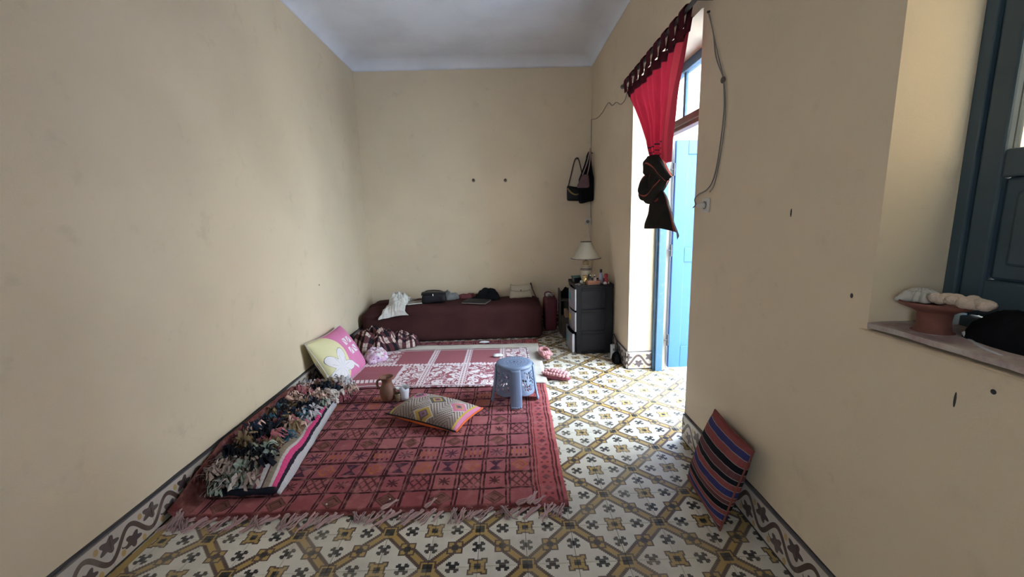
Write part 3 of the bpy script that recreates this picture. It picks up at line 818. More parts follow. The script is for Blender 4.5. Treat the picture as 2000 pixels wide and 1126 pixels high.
heap('cloth_heap', 'plaid_cloth', -1.40, 4.25, .26, .20, .24, .03, thr, seed=2, rot=-.35, freq=6.5, uvs=.85, n=64)
heap('cloth_heap', 'plaid_cloth', -1.13, 4.33, .19, .12, .16, .03, thr, seed=11, rot=.15, freq=8, uvs=.7, n=52)
tag(heap('floral_cloth', 'flower_cloth', -1.30, 3.93, .12, .17, .09, .035, None, seed=5, freq=8, rot=.3), 'small lilac floral cloth crumpled beside the pink pillow', 'cloth')
def rbox(L, W, Hh, r, n=(12, 8, 6), deform=None):
    """soft box centred at the origin; deform(p) -> p"""
    mb = MB(); h = Vector((L/2, W/2, Hh/2)); r = min(r, *h)
    for ax in range(3):
        u, v = (ax+1) % 3, (ax+2) % 3
        for sg in (-1, 1):
            vs = []; fs = []; nu, nv = n[u], n[v]
            for j in range(nv+1):
                for i in range(nu+1):
                    q = Vector((0, 0, 0)); q[ax] = sg*h[ax]; q[u] = (i/nu*2-1)*h[u]; q[v] = (j/nv*2-1)*h[v]
                    inn = Vector([max(-(h[k]-r), min(h[k]-r, q[k])) for k in range(3)]); d = q-inn
                    if d.length > 1e-9: q = inn+d.normalized()*r
                    vs.append(deform(q) if deform else q)
            for j in range(nv):
                for i in range(nu):
                    a = j*(nu+1)+i; f = (a, a+1, a+nu+2, a+nu+1); fs.append(f if sg > 0 else f[::-1])
            mb.add(vs, fs)
    return mb
def weld(o):
    bm = bmesh.new(); bm.from_mesh(o.data); bmesh.ops.remove_doubles(bm, verts=bm.verts, dist=1e-5); bm.to_mesh(o.data); bm.free(); return o
# ------------------------------------------------------------------ couch along the back wall
def couch_cloth():
    p = geo(); n = nz(p, 4.0, 4.0); f = nz(p, 300.0)
    return mixc(sstep(n, .3, .7), (.062, .023, .022), (.046, .017, .017)), f+nz(p, 14.0, 4.0)*1.5
mat('couch_velvet', couch_cloth, .9, .35, .004, spec=.1)
def couch_def(q):
    x, y, z = q
    X = x-.61; zz = z+.20
    Y = y+4.80+.06*(X+.6)*max(0, -y/.3)*.9*.5+.025*(zz/.4-.5)*(-1 if y < 0 else 0)*-1
    Y += (.02*sin(zz*7) if y < -.2 else 0)
    Z = zz+(.018*N(X, Y, 0, 2.6)+.012*N(X, Y, 5, 6))*max(0, min(1, (zz-.1)/.2))
    if X > .1: Z -= .02*max(0, (X-.1)/.3)*(zz/.4)
    if X < -1.2: Z -= .045*min(1, (-1.2-X)/.4)*(zz/.4)*(1 if y < 0 else .3)
    return Vector((X, Y, max(0.0, Z)))
couch = thing('couch', 'low dark brown upholstered couch along the back wall', 'couch', (0, 0, 0))
weld(rbox(2.03, .60, .40, .075, (64, 20, 16), couch_def).build('upholstered_base', 'couch_velvet', couch, True))
mb = MB(); mb.tube([couch_def(Vector((-1.0+k*.05, -.298, .105+.01*sin(k*.8)))) for k in range(41)], .0045, 6); mb.build('welt_seam', 'couch_velvet', couch, True)
def ctop(X, Y): return couch_def(Vector((max(-1.0, min(1.0, X+.61)), max(-.28, min(.28, Y-4.8)), .2))).z

# ---- things lying on the couch
mat('white_cotton', lambda: (mixc(sstep(nz(geo(), 9.0, 3.0), .35, .7), (.66, .64, .60), (.52, .50, .46)), nz(geo(), 200.0)), .9, .2, spec=.1)
def shirt_f(a, b):
    u = a*2-1; t = b
    x = -1.22+u*(.17-.05*sin(t*3.1))*(1+.35*N(t*3, u, 7))-.10*(1-t)*.5+.04*N(u, t, 3, 2.2)
    s = 4.87-(1-t)*.39                    # along the couch, over its front edge
    if s > 4.53: y = s; z = ctop(x, y)+.008
    else: y = 4.53-.035; z = ctop(x, 4.54)-.03-(4.53-s)*1.15
    k = ridge(x+.3*y, y, 3, 8)*.4+ridge(x, y, 6, 17)*.4+ridge(x, y, 1, 34)*.3
    e = max(0, 1-abs(u)**3)*max(0, 1-abs(t*2-1)**4)
    z += (.03+.16*t*e)*max(.1, k)*(.3+.7*e); y -= (.02*k if s <= 4.53 else 0)
    x += .02*N(x, z, 4, 16); y += .015*N(x, z, 9, 18)
    return (x, y, z)
tag(sheet('shirt', 50, 60, shirt_f, 'white_cotton', thick=.005, off=1), 'crumpled white shirt hanging over the front edge of the couch', 'shirt')
mat('paper_grey', (.26, .23, .20), .8); mat('page_white', (.6, .58, .54), .9)
def book(name, loc, rz, L, W, Hh, cover, label, cat):
    t = thing(name, label, cat, loc, rz)
    MB().box((-L/2, -W/2, 0), (L/2, W/2, Hh*.18)).build('cover', cover, t, bevel=.001)
    MB().box((-L/2+.006, -W/2+.004, Hh*.18), (L/2-.006, W/2-.004, Hh*.82)).build('pages', 'page_white', t)
    MB().box((-L/2, -W/2, Hh*.82), (L/2, W/2, Hh)).build('cover', cover, t, bevel=.001)
    return t
book('notebook', (-1.045, 4.70, ctop(-1.045, 4.70)+.004), .35, .21, .15, .014, 'paper_grey', 'thin grey notebook on the couch beside the white shirt', 'notebook')
mat('charcoal_cover', (.022, .02, .021), .55, spec=.2)
lp = thing('tablet_folder', 'flat charcoal folder lying near the front edge of the couch', 'folder', (-.345, 4.66, ctop(-.345, 4.66)+.016), -.30)
MB().box((-.145, -.10, .004), (.145, .10, .018)).build('cover', 'charcoal_cover', lp, bevel=.004)
MB().box((-.141, -.103, 0), (.143, .098, .006)).build('grey_edge', 'paper_grey', lp, bevel=.001)
mat('black_leather', lambda: (mixc(nz(geo(), 30.0), (.008, .0075, .009), (.014, .013, .015)), nz(geo(), 90.0, 4.0)), .45, .2, .002, spec=.25)
mat('silver', (.55, .55, .55), .25, metal=1.0)
bg_ = thing('handbag', 'black leather handbag lying on the middle of the couch', 'handbag', (-.83, 4.70, ctop(-.83, 4.70)+.065), .06)
def bagdef(q): return Vector((q.x*(1+.06*(-q.z/.06)), q.y+.006*N(q.x, q.z, 2, 20), q.z+.006*sin(q.x*14)))
weld(rbox(.275, .12, .115, .03, (16, 8, 8), bagdef).build('body', 'black_leather', bg_, True))
sheet('flap', 16, 8, lambda a, b: (-.138+.276*a, .05-.115*b, .062-.02*max(0, b-.75)/.25+.006*sin(a*3.8)), 'black_leather', bg_, thick=.005)
MB().tube([(-.005, -.066, .052), (-.005, -.070, .03)], .004, 8).build('clasp', 'silver', bg_)
MB().tube(path([(-.13, .02, .05), (-.08, .07, .07), (.04, .08, .066), (.13, .03, .05)], 6), .006, 6).build('strap', 'black_leather', bg_, True)
mat('grey_voile', lambda: mixc(nz(geo(), 20.0), (.20, .20, .205), (.33, .33, .33)), .9, trans=.3)
tag(heap('grey_scarf', 'grey_voile', -.70, 4.89, .11, .09, .125, 0, None, 8.0, 36, freq=10, base_fn=ctop), 'pointed grey gauze scarf heaped behind the black handbag', 'scarf')
mat('maroon_cloth', (.16, .05, .055), .95, spec=.1)
tag(heap('maroon_cloth', 'maroon_cloth', -.46, 4.95, .15, .055, .06, 0, None, 3.0, 36, freq=11, base_fn=ctop), 'small crumpled maroon cloth at the back of the couch', 'cloth')
mat('black_cloth', lambda: mixc(nz(geo(), 30.0), (.006, .006, .007), (.012, .012, .014)), .95, spec=.05)
bc = thing('black_garment', 'crumpled black garment on the couch behind the charcoal folder', 'garment', (0, 0, 0))
heap('cloth_heap', 'black_cloth', -.22, 4.86, .14, .085, .15, 0, bc, 13.0, 40, freq=9, base_fn=ctop); heap('cloth_heap', 'black_cloth', -.36, 4.80, .07, .05, .05, 0, bc, 15.0, 26, freq=9, base_fn=ctop)
mat('beige_leather', lambda: (mixc(nz(geo(), 14.0), (.40, .34, .26), (.33, .28, .21)), nz(geo(), 120.0)), .7, .2)
mat('brown_leather', (.06, .03, .022), .6)
bb_ = thing('shoulder_bag', 'beige shoulder bag with dark strap standing at the right of the couch', 'bag', (.17, 4.88, ctop(.17, 4.88)+.072), .05)
def bgd(q): return Vector((q.x*(1-.06*(q.z/.075)), q.y*(1-.35*(q.z/.075)), q.z+.008*abs(q.x/.13)**2*(1 if q.z > 0 else 0)+.004*sin(q.x*20)))
weld(rbox(.265, .075, .15, .022, (16, 6, 10), bgd).build('body', 'beige_leather', bb_, True))
sheet('flap', 14, 6, lambda a, b: (-.122+.244*a, -.018-.022*min(1, b*1.5)-.003, .078-.075*b*(1-.25*abs(a*2-1)**2)), 'beige_leather', bb_, thick=.004)
MB().ball((0, -.047, .022), (.008, .005, .008), 10, 6).build('snap', 'brown_leather', bb_, True)
MB().tube(path([(.118, 0, .07), (.125, -.01, .10), (.14, -.02, .03), (.175, -.05, -.06), (.20, -.10, -.075)], 8), .006, 6).build('strap', 'brown_leather', bb_, True)
MB().tube(path([(-.12, 0, .065), (-.118, .0, .09), (-.09, .0, .078), (.0, .012, .074), (.09, .012, .082), (.116, 0, .075)], 8), .004, 6).build('top_handle', 'beige_leather', bb_, True)

# ---- between couch and drawers
mat('maroon_leather', (.12, .018, .028), .5); mat('dark_wood', lambda: mixc(nz(geo(), 18.0, 5.0), (.035, .024, .018), (.075, .055, .042)), .6)
rb = thing('tote_bag', 'dark red tote bag on the floor between couch and drawers', 'bag', (.515, 4.86, 0), .05)
def rbd(q): return Vector((q.x*(1+.05*(q.z/.2)), q.y*(1+.1*(q.z/.2)), q.z+.205))
weld(rbox(.15, .16, .40, .03, (10, 8, 12), rbd).build('body', 'maroon_leather', rb, True))
MB().tube(path([(-.06, -.02, .40), (-.058, -.02, .46), (-.01, -.03, .47), (.04, -.03, .43), (.055, -.03, .40)], 8), .008, 6).build('handle', 'maroon_leather', rb, True)
sheet('white_tissue', 12, 10, lambda a, b: (-.055+.09*a, -.05+.08*b, .415+.04*ridge(a, b, 4, 3)), 'white_cotton', rb, thick=.003)
cs_ = thing('wooden_case', 'dark wooden case standing behind the red tote bag', 'case', (.70, 4.72, 0), -.06)
MB().box((-.09, -.05, .0), (-.072, .22, .50)).build('panel', 'dark_wood', cs_, bevel=.003)
MB().box((.08, -.05, 0), (.098, .22, .42)).build('panel', 'dark_wood', cs_, bevel=.003)
MB().box((-.072, -.05, .39), (.08, .22, .405)).build('shelf', 'dark_wood', cs_, bevel=.002)
MB().box((-.072, .205, 0), (.08, .22, .46)).build('panel', 'dark_wood', cs_, bevel=.002)
MB().ball((-.092, -.02, .37), .008, 8, 6).build('stud', 'silver', cs_, True)
tag(heap('black_pouch', 'black_cloth', .70, 4.80, .055, .075, .12, .408, None, 17.0, 30, freq=10), 'small black pouch lying on top of the dark wooden case', 'pouch')
mat('cardboard', (.30, .19, .11), .9)
tag(MB().box((.648, 4.50, .235), (.685, 4.62, .315)).build('cardboard_box', 'cardboard', bevel=.002), 'small brown cardboard box behind the grey drawer fronts', 'box')
tag(MB().box((.62, 4.49, 0), (.705, 4.64, .2345)).build('dark_crate', 'dark_wood', bevel=.004), 'dark crate on the floor behind the drawers holding the cardboard box', 'crate')

# ------------------------------------------------------------------ plastic drawer tower
mat('black_plastic', lambda: (mixc(nz(geo(), 6.0), (.008, .0075, .0095), (.012, .0115, .014)), nz(geo(), 300.0)), .5, .08, spec=.2)
mat('black_panel', (.02, .019, .025), .6, spec=.2)
mat('grey_plastic', (.27, .26, .295), .45); mat('grey_plastic_rim', (.42, .41, .44), .45)
mat('teal_sticker', (.06, .42, .42), .5); mat('yellow_sticker', (.72, .52, .04), .5)
UX0, UX1, UY0, UY1, UH = .672, 1.03, 3.945, 4.35, .69
dr = thing('drawer_tower', 'black plastic tower of three grey drawers beside the right wall', 'drawers', (0, 0, 0))
for nm, y0, y1 in (('side_panel', UY0, UY0+.02), ('side_panel', UY1-.02, UY1)):
    mb = MB(); near = y0 == UY0
    ya, yb = (y0+.010, y1) if near else (y0, y1-.010)
    MB().box((UX0+.02, ya+(.004 if near else 0), .02), (UX1-.01, yb-(0 if near else .004), UH-.03)).build('recessed_panel', 'black_panel', dr)
    fy0, fy1 = (y0, ya) if near else (yb, y1)
    for x0, x1 in ((UX0+.005, UX0+.055), (UX1-.07, UX1)): mb.box((x0, fy0, .0), (x1, fy1, UH-.03))
    for z in (0, .2, .415, UH-.06): mb.box((UX0+.055, fy0, z), (UX1-.07, fy1, z+.035))
    mb.build(nm, 'black_plastic', dr, bevel=.004)
MB().box((UX1-.02, UY0+.02, .02), (UX1-.005, UY1-.02, UH-.03)).build('back_panel', 'black_plastic', dr)
mb = MB(); mb.box((UX0-.012, UY0-.012, UH-.03), (UX1+.008, UY1+.012, UH-.008))
for a, b in (((UX0-.012, UY0-.012), (UX1+.008, UY0)), ((UX0-.012, UY1), (UX1+.008, UY1+.012)), ((UX1-.004, UY0), (UX1+.008, UY1))): mb.box((*a, UH-.008), (*b, UH+.004))
mb.build('top', 'black_plastic', dr, bevel=.004)
for z in (.215, .43): MB().box((UX0+.02, UY0+.02, z-.008), (UX1-.02, UY1-.02, z)).build('shelf', 'black_plastic', dr)
for k, (z0, z1, pull, st) in enumerate(((.018, .205, .035, 'teal_sticker'), (.225, .42, .008, 'yellow_sticker'), (.44, .65, .008, 'teal_sticker'))):
    d = link('drawer', None, dr)
    fx = UX0-pull; yc = (UY0+UY1)/2; hw = (UY1-UY0)/2-.004
    def ff(a, b, off=0.0, m=0.0):
        y = yc-hw+m+(2*hw-2*m)*a; u = a*2-1; return (fx-.018*(1-u*u)-off, y, z0+m+(z1-z0-2*m)*b)
    sheet('front', 16, 6, lambda a, b: ff(1-a, b), 'grey_plastic', d, thick=.006, off=-1)
    mb = MB(); mb.box((fx-.002, yc-hw, z0), (fx+.022, yc-hw+.012, z1)); mb.box((fx-.002, yc+hw-.012, z0), (fx+.022, yc+hw, z1)); mb.build('front_rim', 'grey_plastic_rim', d, bevel=.003)
    mb = MB(); mb.box((fx+.01, yc-hw+.014, z0+.004), (UX1-.03-pull, yc-hw+.018, z1-.02)); mb.box((fx+.01, yc+hw-.018, z0+.004), (UX1-.03-pull, yc+hw-.014, z1-.02)); mb.box((fx+.01, yc-hw+.014, z0), (UX1-.03-pull, yc+hw-.014, z0+.004)); mb.box((UX1-.034-pull, yc-hw+.014, z0), (UX1-.03-pull, yc+hw-.014, z1-.02)); mb.build('tray', 'black_plastic', d)
    sheet('sticker', 4, 4, lambda a, b: ff(.60-.24*a, .40+.36*b, .003), st, d, thick=.001)
TZ = UH-.008

# ---- lamp and small bottles on the drawers
def shade_cloth():
    x, y, z = ob(); th = at2(y, x); n = sn(th*60.0)
    return mixc(n*.5+.5, (.66, .62, .50), (.74, .70, .58)), n
mat('lamp_shade', shade_cloth, .85, .5, .003, trans=.35)
def lampbody():
    x, y, z = ob(); col = mixc(btw(z, .125, .15), (.50, .44, .33), (.13, .10, .09)); col = mixc(btw(z, .158, .165), col, (.16, .12, .1)); col = mixc(z > .172, col, (.33, .23, .10))
    return mixc(sstep(nz(geo(), 30.0), .5, .7)*.3, col, (.3, .25, .2))
mat('lamp_ceramic', lampbody, .35); mat('trim_brown', (.13, .10, .085), .7)
lm = thing('table_lamp', 'table lamp with pleated cream shade and banded ceramic base on drawers', 'lamp', (.815, 4.19, TZ), 0)
MB().lathe([(.045, 0), (.05, .008), (.042, .02), (.052, .05), (.059, .09), (.058, .13), (.045, .165), (.030, .18), (.034, .195), (.030, .215), (.018, .222)], 24).build('base', 'lamp_ceramic', lm, True)
MB().tube([(0, 0, .222), (0, 0, .27)], .012, 10).build('socket', 'trim_brown', lm, True)
n = 60; vs = []; fs = []
for i in range(7):
    t = i/6; r = .148+(.052-.148)*t**.85; z = .245+.165*t
    for k in range(n*2): w = 2*pi*k/(n*2); rr = r*(1+(.012 if k % 2 else -.012)); vs.append((rr*cos(w), rr*sin(w), z))
for i in range(6):
    for k in range(n*2): fs.append((i*2*n+k, i*2*n+(k+1) % (2*n), (i+1)*2*n+(k+1) % (2*n), (i+1)*2*n+k))
sh = link('lamp_shade', me_from('lamp_shade', vs, fs, 'lamp_shade', True), lm)
for r, z in ((.149, .245), (.053, .41)): MB().tube([(r*cos(k*pi/18), r*sin(k*pi/18), z) for k in range(37)], .0035, 6).build('shade_band', 'trim_brown', lm, True)
mat('wire_white', (.42, .39, .35), .6); mat('wire_black', (.02, .02, .02), .6)
MB().tube(path([(.06, .05, .01), (.14, .3, .25), (.17, .62, .42), (.20, .88, .585)], 10), .0025, 5).build('cord', 'wire_white', lm, True)
mat('gold_metal', (.62, .46, .22), .25, metal=.8); mat('teal_box', (.05, .11, .105), .6); mat('perfume_pink', (.55, .42, .40), .3)
mat('bottle_lilac', (.48, .48, .60), .35); mat('bottle_red', (.32, .01, .035), .3); mat('jar_white', (.68, .64, .60), .5); mat('wood_box', lambda: mixc(nz(geo(), 25.0, 4.0), (.40, .19, .12), (.30, .13, .08)), .6); mat('black_gloss', (.012, .012, .014), .3)
def lath(name, label, cat, loc, prof, m, parts=()):
    t = thing(name, label, cat, loc)
    MB().lathe(prof, 20).build('body', m, t, True)
    for nm, pr, mm in parts: MB().lathe(pr, 16).build(nm, mm, t, True)
    return t
t = thing('jewel_box', 'small dark teal box on the drawers left of the lamp', 'box', (.735, 4.235, TZ), .2)
MB().box((-.05, -.035, 0), (.05, .035, .045)).build('body', 'black_gloss', t, bevel=.003); MB().box((-.055, -.04, .045), (.055, .04, .06)).build('lid', 'teal_box', t, bevel=.003)
lath('tumbler', 'small gold tumbler in front of the lamp base', 'tumbler', (.785, 4.075, TZ), [(.017, 0), (.018, .003), (.024, .085), (.0225, .085), (.0165, .006)], 'gold_metal')
t = thing('wooden_box', 'small reddish wooden box holding bottles on the drawers', 'box', (.855, 4.015, TZ), 0)
for a, b in (((-.06, -.045, 0), (.06, .045, .006)), ((-.06, -.045, .006), (.06, -.039, .045)), ((-.06, .039, .006), (.06, .045, .045)), ((-.06, -.039, .006), (-.054, .039, .045)), ((.054, -.039, .006), (.06, .039, .045))):
    MB().box(a, b).build('panel', 'wood_box', t, bevel=.001)
for k, (x, y, h) in enumerate(((.83, 4.03, .092), (.872, 4.025, .088))):
    lath('perfume_bottle', ['clear perfume bottle standing in the left of the wooden box', 'clear perfume bottle standing in the right of the wooden box'][k], 'bottle', (x, y, TZ+.0065), [(.016, 0), (.017, .004), (.017, h*.62), (.008, h*.7), (.008, h*.76)], 'perfume_pink' if k else 'clear_glass', (('cap', [(.010, h*.76), (.010, h), (.004, h+.002)], 'silver'),))
lath('black_bottle', 'slim black bottle beside the lamp base', 'bottle', (.842, 4.125, TZ), [(.012, 0), (.013, .003), (.013, .085), (.009, .092)], 'black_gloss')
lath('spray_bottle', 'pale lilac spray bottle with dark cap beside the wooden box', 'bottle', (.945, 4.08, TZ), [(.022, 0), (.024, .004), (.024, .085), (.014, .105), (.012, .11)], 'bottle_lilac', (('spray_cap', [(.013, .11), (.013, .138), (.006, .142)], 'black_gloss'),))
lath('red_bottle', 'dark red bottle at the right end of the drawers', 'bottle', (.975, 4.00, TZ), [(.018, 0), (.019, .004), (.019, .055), (.012, .068), (.017, .075), (.017, .105), (.008, .108)], 'bottle_red')
t = thing('cream_jar', 'small round white jar in front of the red bottle', 'jar', (.958, 3.962, TZ+.0175)); 
o = MB().lathe([(.004, -.008), (.0165, -.008), (.0175, -.005), (.0175, .005), (.0165, .008), (.004, .008)], 20).build('body', 'jar_white', t, True, None, (pi/2, 0, 0))
lath('cream_pot', 'tiny cream coloured pot beside the gold tumbler', 'pot', (.758, 4.11, TZ), [(.014, 0), (.017, .006), (.017, .024), (.013, .03)], 'jar_white')
for k, (x, y, rz, L) in enumerate(((.715, 4.06, .9, .13), (.735, 4.0, .7, .12), (.765, 4.02, 1.2, .10))):
    t = thing('makeup_pencil', ['grey makeup pencil nearest the corner edge of the drawers', 'grey makeup pencil between two others on the drawers', 'grey makeup pencil closest to the gold tumbler'][k], 'pencil', (x, y, TZ+.006), rz)
    MB().tube([(-L/2, 0, 0), (L/2-.02, 0, 0)], .0055, 8).build('barrel', ['paper_grey', 'silver', 'trim_brown'][k], t, True); MB().tube([(L/2-.02, 0, 0), (L/2, 0, 0)], [.0055, .001], 8).build('tip', 'black_gloss', t, True)
tag(MB().box((.985, 4.03, TZ), (1.018, 4.09, TZ+.02)).build('soap_box', 'perfume_pink', bevel=.004), 'small pale pink box behind the red bottle', 'box')

# ---- wall plug above the lamp, nails, hanging bags
def outlet(name, label, loc, rz, plug=True):
    t = thing(name, label, 'outlet', loc, rz)
    MB().box((-.037, -.012, -.037), (.037, 0, .037)).build('plate', 'jar_white', t, bevel=.006); MB().lathe([(.019, 0), (.021, .004), (.017, .004), (.016, -.004)], 20).build('socket_ring', 'paper_grey', t, True, (0, -.012, 0), (pi/2, 0, 0))
    if plug: MB().lathe([(.016, 0), (.016, .02), (.009, .035), (.005, .045)], 14).build('plug', 'paper_grey' if rz == 0 else 'jar_white', t, True, (0, -.012, 0), (pi/2, 0, 0))
    return t
outlet('wall_outlet', 'small wall outlet with a plug in the far right corner', (1.015, YB, 1.275), 0)
for x, z, lab in ((-.352, 1.798, 'left one of two nails in the bare back wall'), (.027, 1.788, 'right one of two nails in the bare back wall')):
    t = thing('nail', lab, 'nail', (x, YB, z)); MB().tube([(0, .004, 0), (0, -.045, .004)], .004, 8).build('shank', 'dark_line', t, True); MB().lathe([(.002, 0), (.014, 0), (.014, .006), (.004, .008)], 12).build('head', 'dark_wood', t, True, (0, -.042, .004), (pi/2, 0, 0)); MB().lathe([(.004, 0), (.02, 0), (.012, .006)], 10).build('plaster_plug', 'paper_grey', t, True, (0, 0, 0), (pi/2, 0, 0))
b1 = thing('shoulder_bag', 'small black baguette bag with chain hanging on the back wall', 'bag', (.865, YB-.045, 1.605))
def b1d(q): return Vector((q.x, q.y*(1-.3*q.z/.08), q.z-.012*(q.x/.1)*(1 if q.z > 0 else .4)+.008*(q.x/.1)**2*(1 if q.z > 0 else 0)))
weld(rbox(.215, .06, .165, .02, (12, 6, 10), b1d).build('body', 'black_leather', b1, True))
mb = MB(); mb.tube(path([(-.098, -.01, .07), (-.06, -.01, .22), (-.015, 0, .385), (.02, .015, .415), (.04, .01, .38), (.08, 0, .2), (.10, -.01, .07)], 8), .0075, 6); mb.build('strap', 'brown_leather', b1, True)
MB().tube([(.018, .045, .402), (.018, -.012, .406)], .005, 8).build('hook', 'dark_line', b1)
ch = link('chain', None, b1)
mb = MB()
pp = path([(-.10, -.032, .06), (-.06, -.036, .015), (-.01, -.038, -.008), (.05, -.036, .005), (.10, -.032, .04)], 5)
for i, p in enumerate(pp):
    o_ = MB().tube([(p.x+.0085*cos(k*pi/5), p.y-.002+(.004*sin(k*pi/5) if i % 2 else 0), p.z+.006*sin(k*pi/5)) for k in range(11)], .0026, 5); o_.build('chain_link', 'gold_metal', ch, True)
b2 = thing('pouch_bag', 'small mauve pouch bag hanging between two black bags', 'bag', (.925, YB-.25, 1.735))
mat('mauve_suede', (.15, .085, .095), .9)
weld(rbox(.115, .05, .15, .022, (8, 5, 8), lambda q: Vector((q.x*(1-.35*q.z/.075)+.18*q.z, q.y, q.z))).build('body', 'mauve_suede', b2, True))
MB().tube(path([(-.02, 0, .07), (.03, -.01, .2), (.07, 0, .36)], 6), .007, 6).tube(path([(.035, 0, .07), (.06, -.01, .2), (.075, 0, .36)], 6), .006, 6).build('strap', 'rag_taupe', b2, True)
b3 = thing('tote_bag', 'large black tote bag hanging in the far right corner', 'bag', (.968, YB-.145, 1.775))
def b3d(q):
    t = max(0, q.z/.275); return Vector((q.x*(1-.80*t**.8)+.035*t, q.y*(1-.55*t)+.02*t, q.z+.01*sin(q.x*30)*(1-t)+.012*N(q.x, q.z, 3, 9)))
weld(rbox(.165, .105, .55, .022, (12, 8, 22), b3d).build('body', 'black_cloth', b3, True))
sheet('handle', 3, 16, lambda a, b: (.03+.045*sin(b*pi)*(1 if b < .5 else .6)-.02+(a-.5)*.02, .015-.02*sin(b*2*pi), .24+.055*sin(b*pi)), 'black_cloth', b3, thick=.005)
MB().tube([(.08, .02, .283), (.02, .015, .287)], .005, 8).build('hook', 'dark_line', b3)
MB().tube([(-.03, -.058, .02), (-.032, -.060, -.03)], .004, 6).build('ring', 'silver', b3, True)
# ------------------------------------------------------------------ plastic stool
def stool_plastic():
    p = geo(); return mixc(sstep(nz(p, 4.0), .3, .7), (.175, .225, .335), (.155, .20, .30)), nz(p, 120.0)
mat('stool_blue', stool_plastic, .38, .08)
st = thing('stool', 'blue grey plastic stool with pierced floral sides on the carpet', 'stool', (.042, 2.925, .021), .0)
SH, R0, R1 = .292, .128, .158
rad = lambda z: R1+(R0-R1)*(z/SH)
MB().lathe([(.004, SH-.004), (.03, SH-.003), (R0-.014, SH), (R0+.002, SH-.006), (R0+.007, SH-.018), (R0+.004, SH-.03), (R0-.004, SH-.03), (R0-.004, SH-.012), (.004, SH-.010)], 48, cap=False).build('seat', 'stool_blue', st, True)
mb = MB()                        # raised dot rings on the seat
for r, n_ in ((.03, 12), (.055, 20), (.08, 28), (.103, 36)):
    for k in range(n_): w = 2*pi*(k+.5*(r > .05))/n_; mb.ball((r*cos(w), r*sin(w), SH-.001), (.006, .004, .0022), 6, 4)
mb.build('seat_relief', 'stool_blue', st, True)
MB().lathe([(.007, SH-.02), (.007, SH-.0015)], 14).build('seat_hole', 'dark_line', st)
legs = [math.radians(a) for a in (-88, 2, 92, 182)]
for k, w in enumerate(legs):
    half = .25
    def lf_(a, b, w=w):
        z = (SH-.02)*(1-b); u = a*2-1; hw = half*(1 if b < .72 else 1-.12*(b-.72)/.28)
        r = rad(z)+.007*(1-u*u)**.5+.007*max(0, b-.55)/.45+.001; th = w+u*hw
        return (r*cos(th), r*sin(th), z)
    lg = sheet('leg', 14, 20, lf_, 'stool_blue', st, thick=.005, off=-1)
    MB().tube([lf_(.5, b/12, w) for b in range(13)], .006, 6).build('leg_rib', 'stool_blue', lg, True)
    mb = MB()
    for q in range(5):
        p = Vector(lf_(.1+.2*q, 1, w)); mb.ball((p.x, p.y, .008), (.0085, .0085, .008), 6, 5)
    mb.build('foot', 'stool_blue', lg, True)
    # pierced panel to the next leg
    w0, w1 = w+half*.95, w+pi/2-half*.95; nu, nv = 40, 36
    vs = []; fs = []
    for j in range(nv+1):
        for i in range(nu+1):
            u = i/nu; b = j/nv; z = .072+(SH-.02-.072)*b+.030*(1-b)*sin(u*pi)*0+.016*(1-b)*(abs(u*2-1)**3); th = w0+(w1-w0)*u; r = rad(z)
            vs.append((r*cos(th), r*sin(th), z))
    for j in range(nv):
        for i in range(nu):
            u, v = (i+.5)/nu*2-1, (j+.5)/nv
            inside = abs(u) < .80 and .14 < v < .86
            x, y = u*1.0, (v-.5)*2.1
            f = sin(x*13+2.2*sin(y*7+k))*cos(y*13+1.7*cos(x*9))
            if inside and f > .22: continue
            a = j*(nu+1)+i; fs.append((a, a+1, a+nu+2, a+nu+1))
    o = link('pierced_panel', me_from('pierced_panel', vs, fs, 'stool_blue', True), st); s = o.modifiers.new('thickness', 'SOLIDIFY'); s.thickness = .004

# ------------------------------------------------------------------ jug and cups
mat('clay', lambda: (mixc(sstep(nz(geo(), 14.0, 4.0), .35, .7), (.20, .085, .05), (.14, .06, .038)), nz(geo(), 80.0, 4.0)), .62, .25)
jg = thing('clay_jug', 'brown clay jug with one handle standing on the red carpet', 'jug', (-.918, 2.975, .021), .3)
MB().lathe([(.004, 0), (.034, 0), (.042, .006), (.055, .035), (.060, .062), (.056, .092), (.043, .122), (.036, .140), (.039, .160), (.052, .182), (.055, .187), (.050, .187), (.036, .165), (.031, .14), (.038, .12), (.05, .09), (.05, .05), (.03, .012), (.004, .01)], 32, cap=False).build('body', 'clay', jg, True)
MB().tube(path([(-.046, 0, .172), (-.066, 0, .163), (-.071, 0, .135), (-.062, 0, .112), (-.048, 0, .105)], 6), .0085, 8).build('handle', 'clay', jg, True)
mat('paper_white', lambda: mixc(vor(tco('Object'), 28.0) < .16, (.66, .65, .70), (.12, .12, .30)), .6)
pc = thing('paper_cup', 'white paper cup with torn rim beside the clay jug', 'cup', (-.795, 2.985, .021), .4)
vs = []; fs = []; n = 28
for i in range(5):
    for k in range(n):
        w = 2*pi*k/n; r = .028+.010*i/4; z = .095*i/4+(.012*sin(w*2)+.006*sin(w*5) if i == 4 else 0); vs.append((r*cos(w), r*sin(w), z))
for i in range(4):
    for k in range(n): fs.append((i*n+k, i*n+(k+1) % n, (i+1)*n+(k+1) % n, (i+1)*n+k))
fs.append(tuple(range(n-1, -1, -1)))
o = link('body', me_from('body', vs, fs, 'paper_white', True), pc); s = o.modifiers.new('thickness', 'SOLIDIFY'); s.thickness = .0012; s.offset = -1
sheet('torn_flap', 6, 6, lambda a, b: (-.045+.03*a-.02*b, -.02+.03*a, .088+.016*b+.006*sin(a*4)), 'page_white', pc, thick=.001)
mat('amber', (.16, .10, .055), .25)
tg = thing('tea_glass', 'small brown glass standing between jug and paper cup', 'glass', (-.842, 2.96, .021))
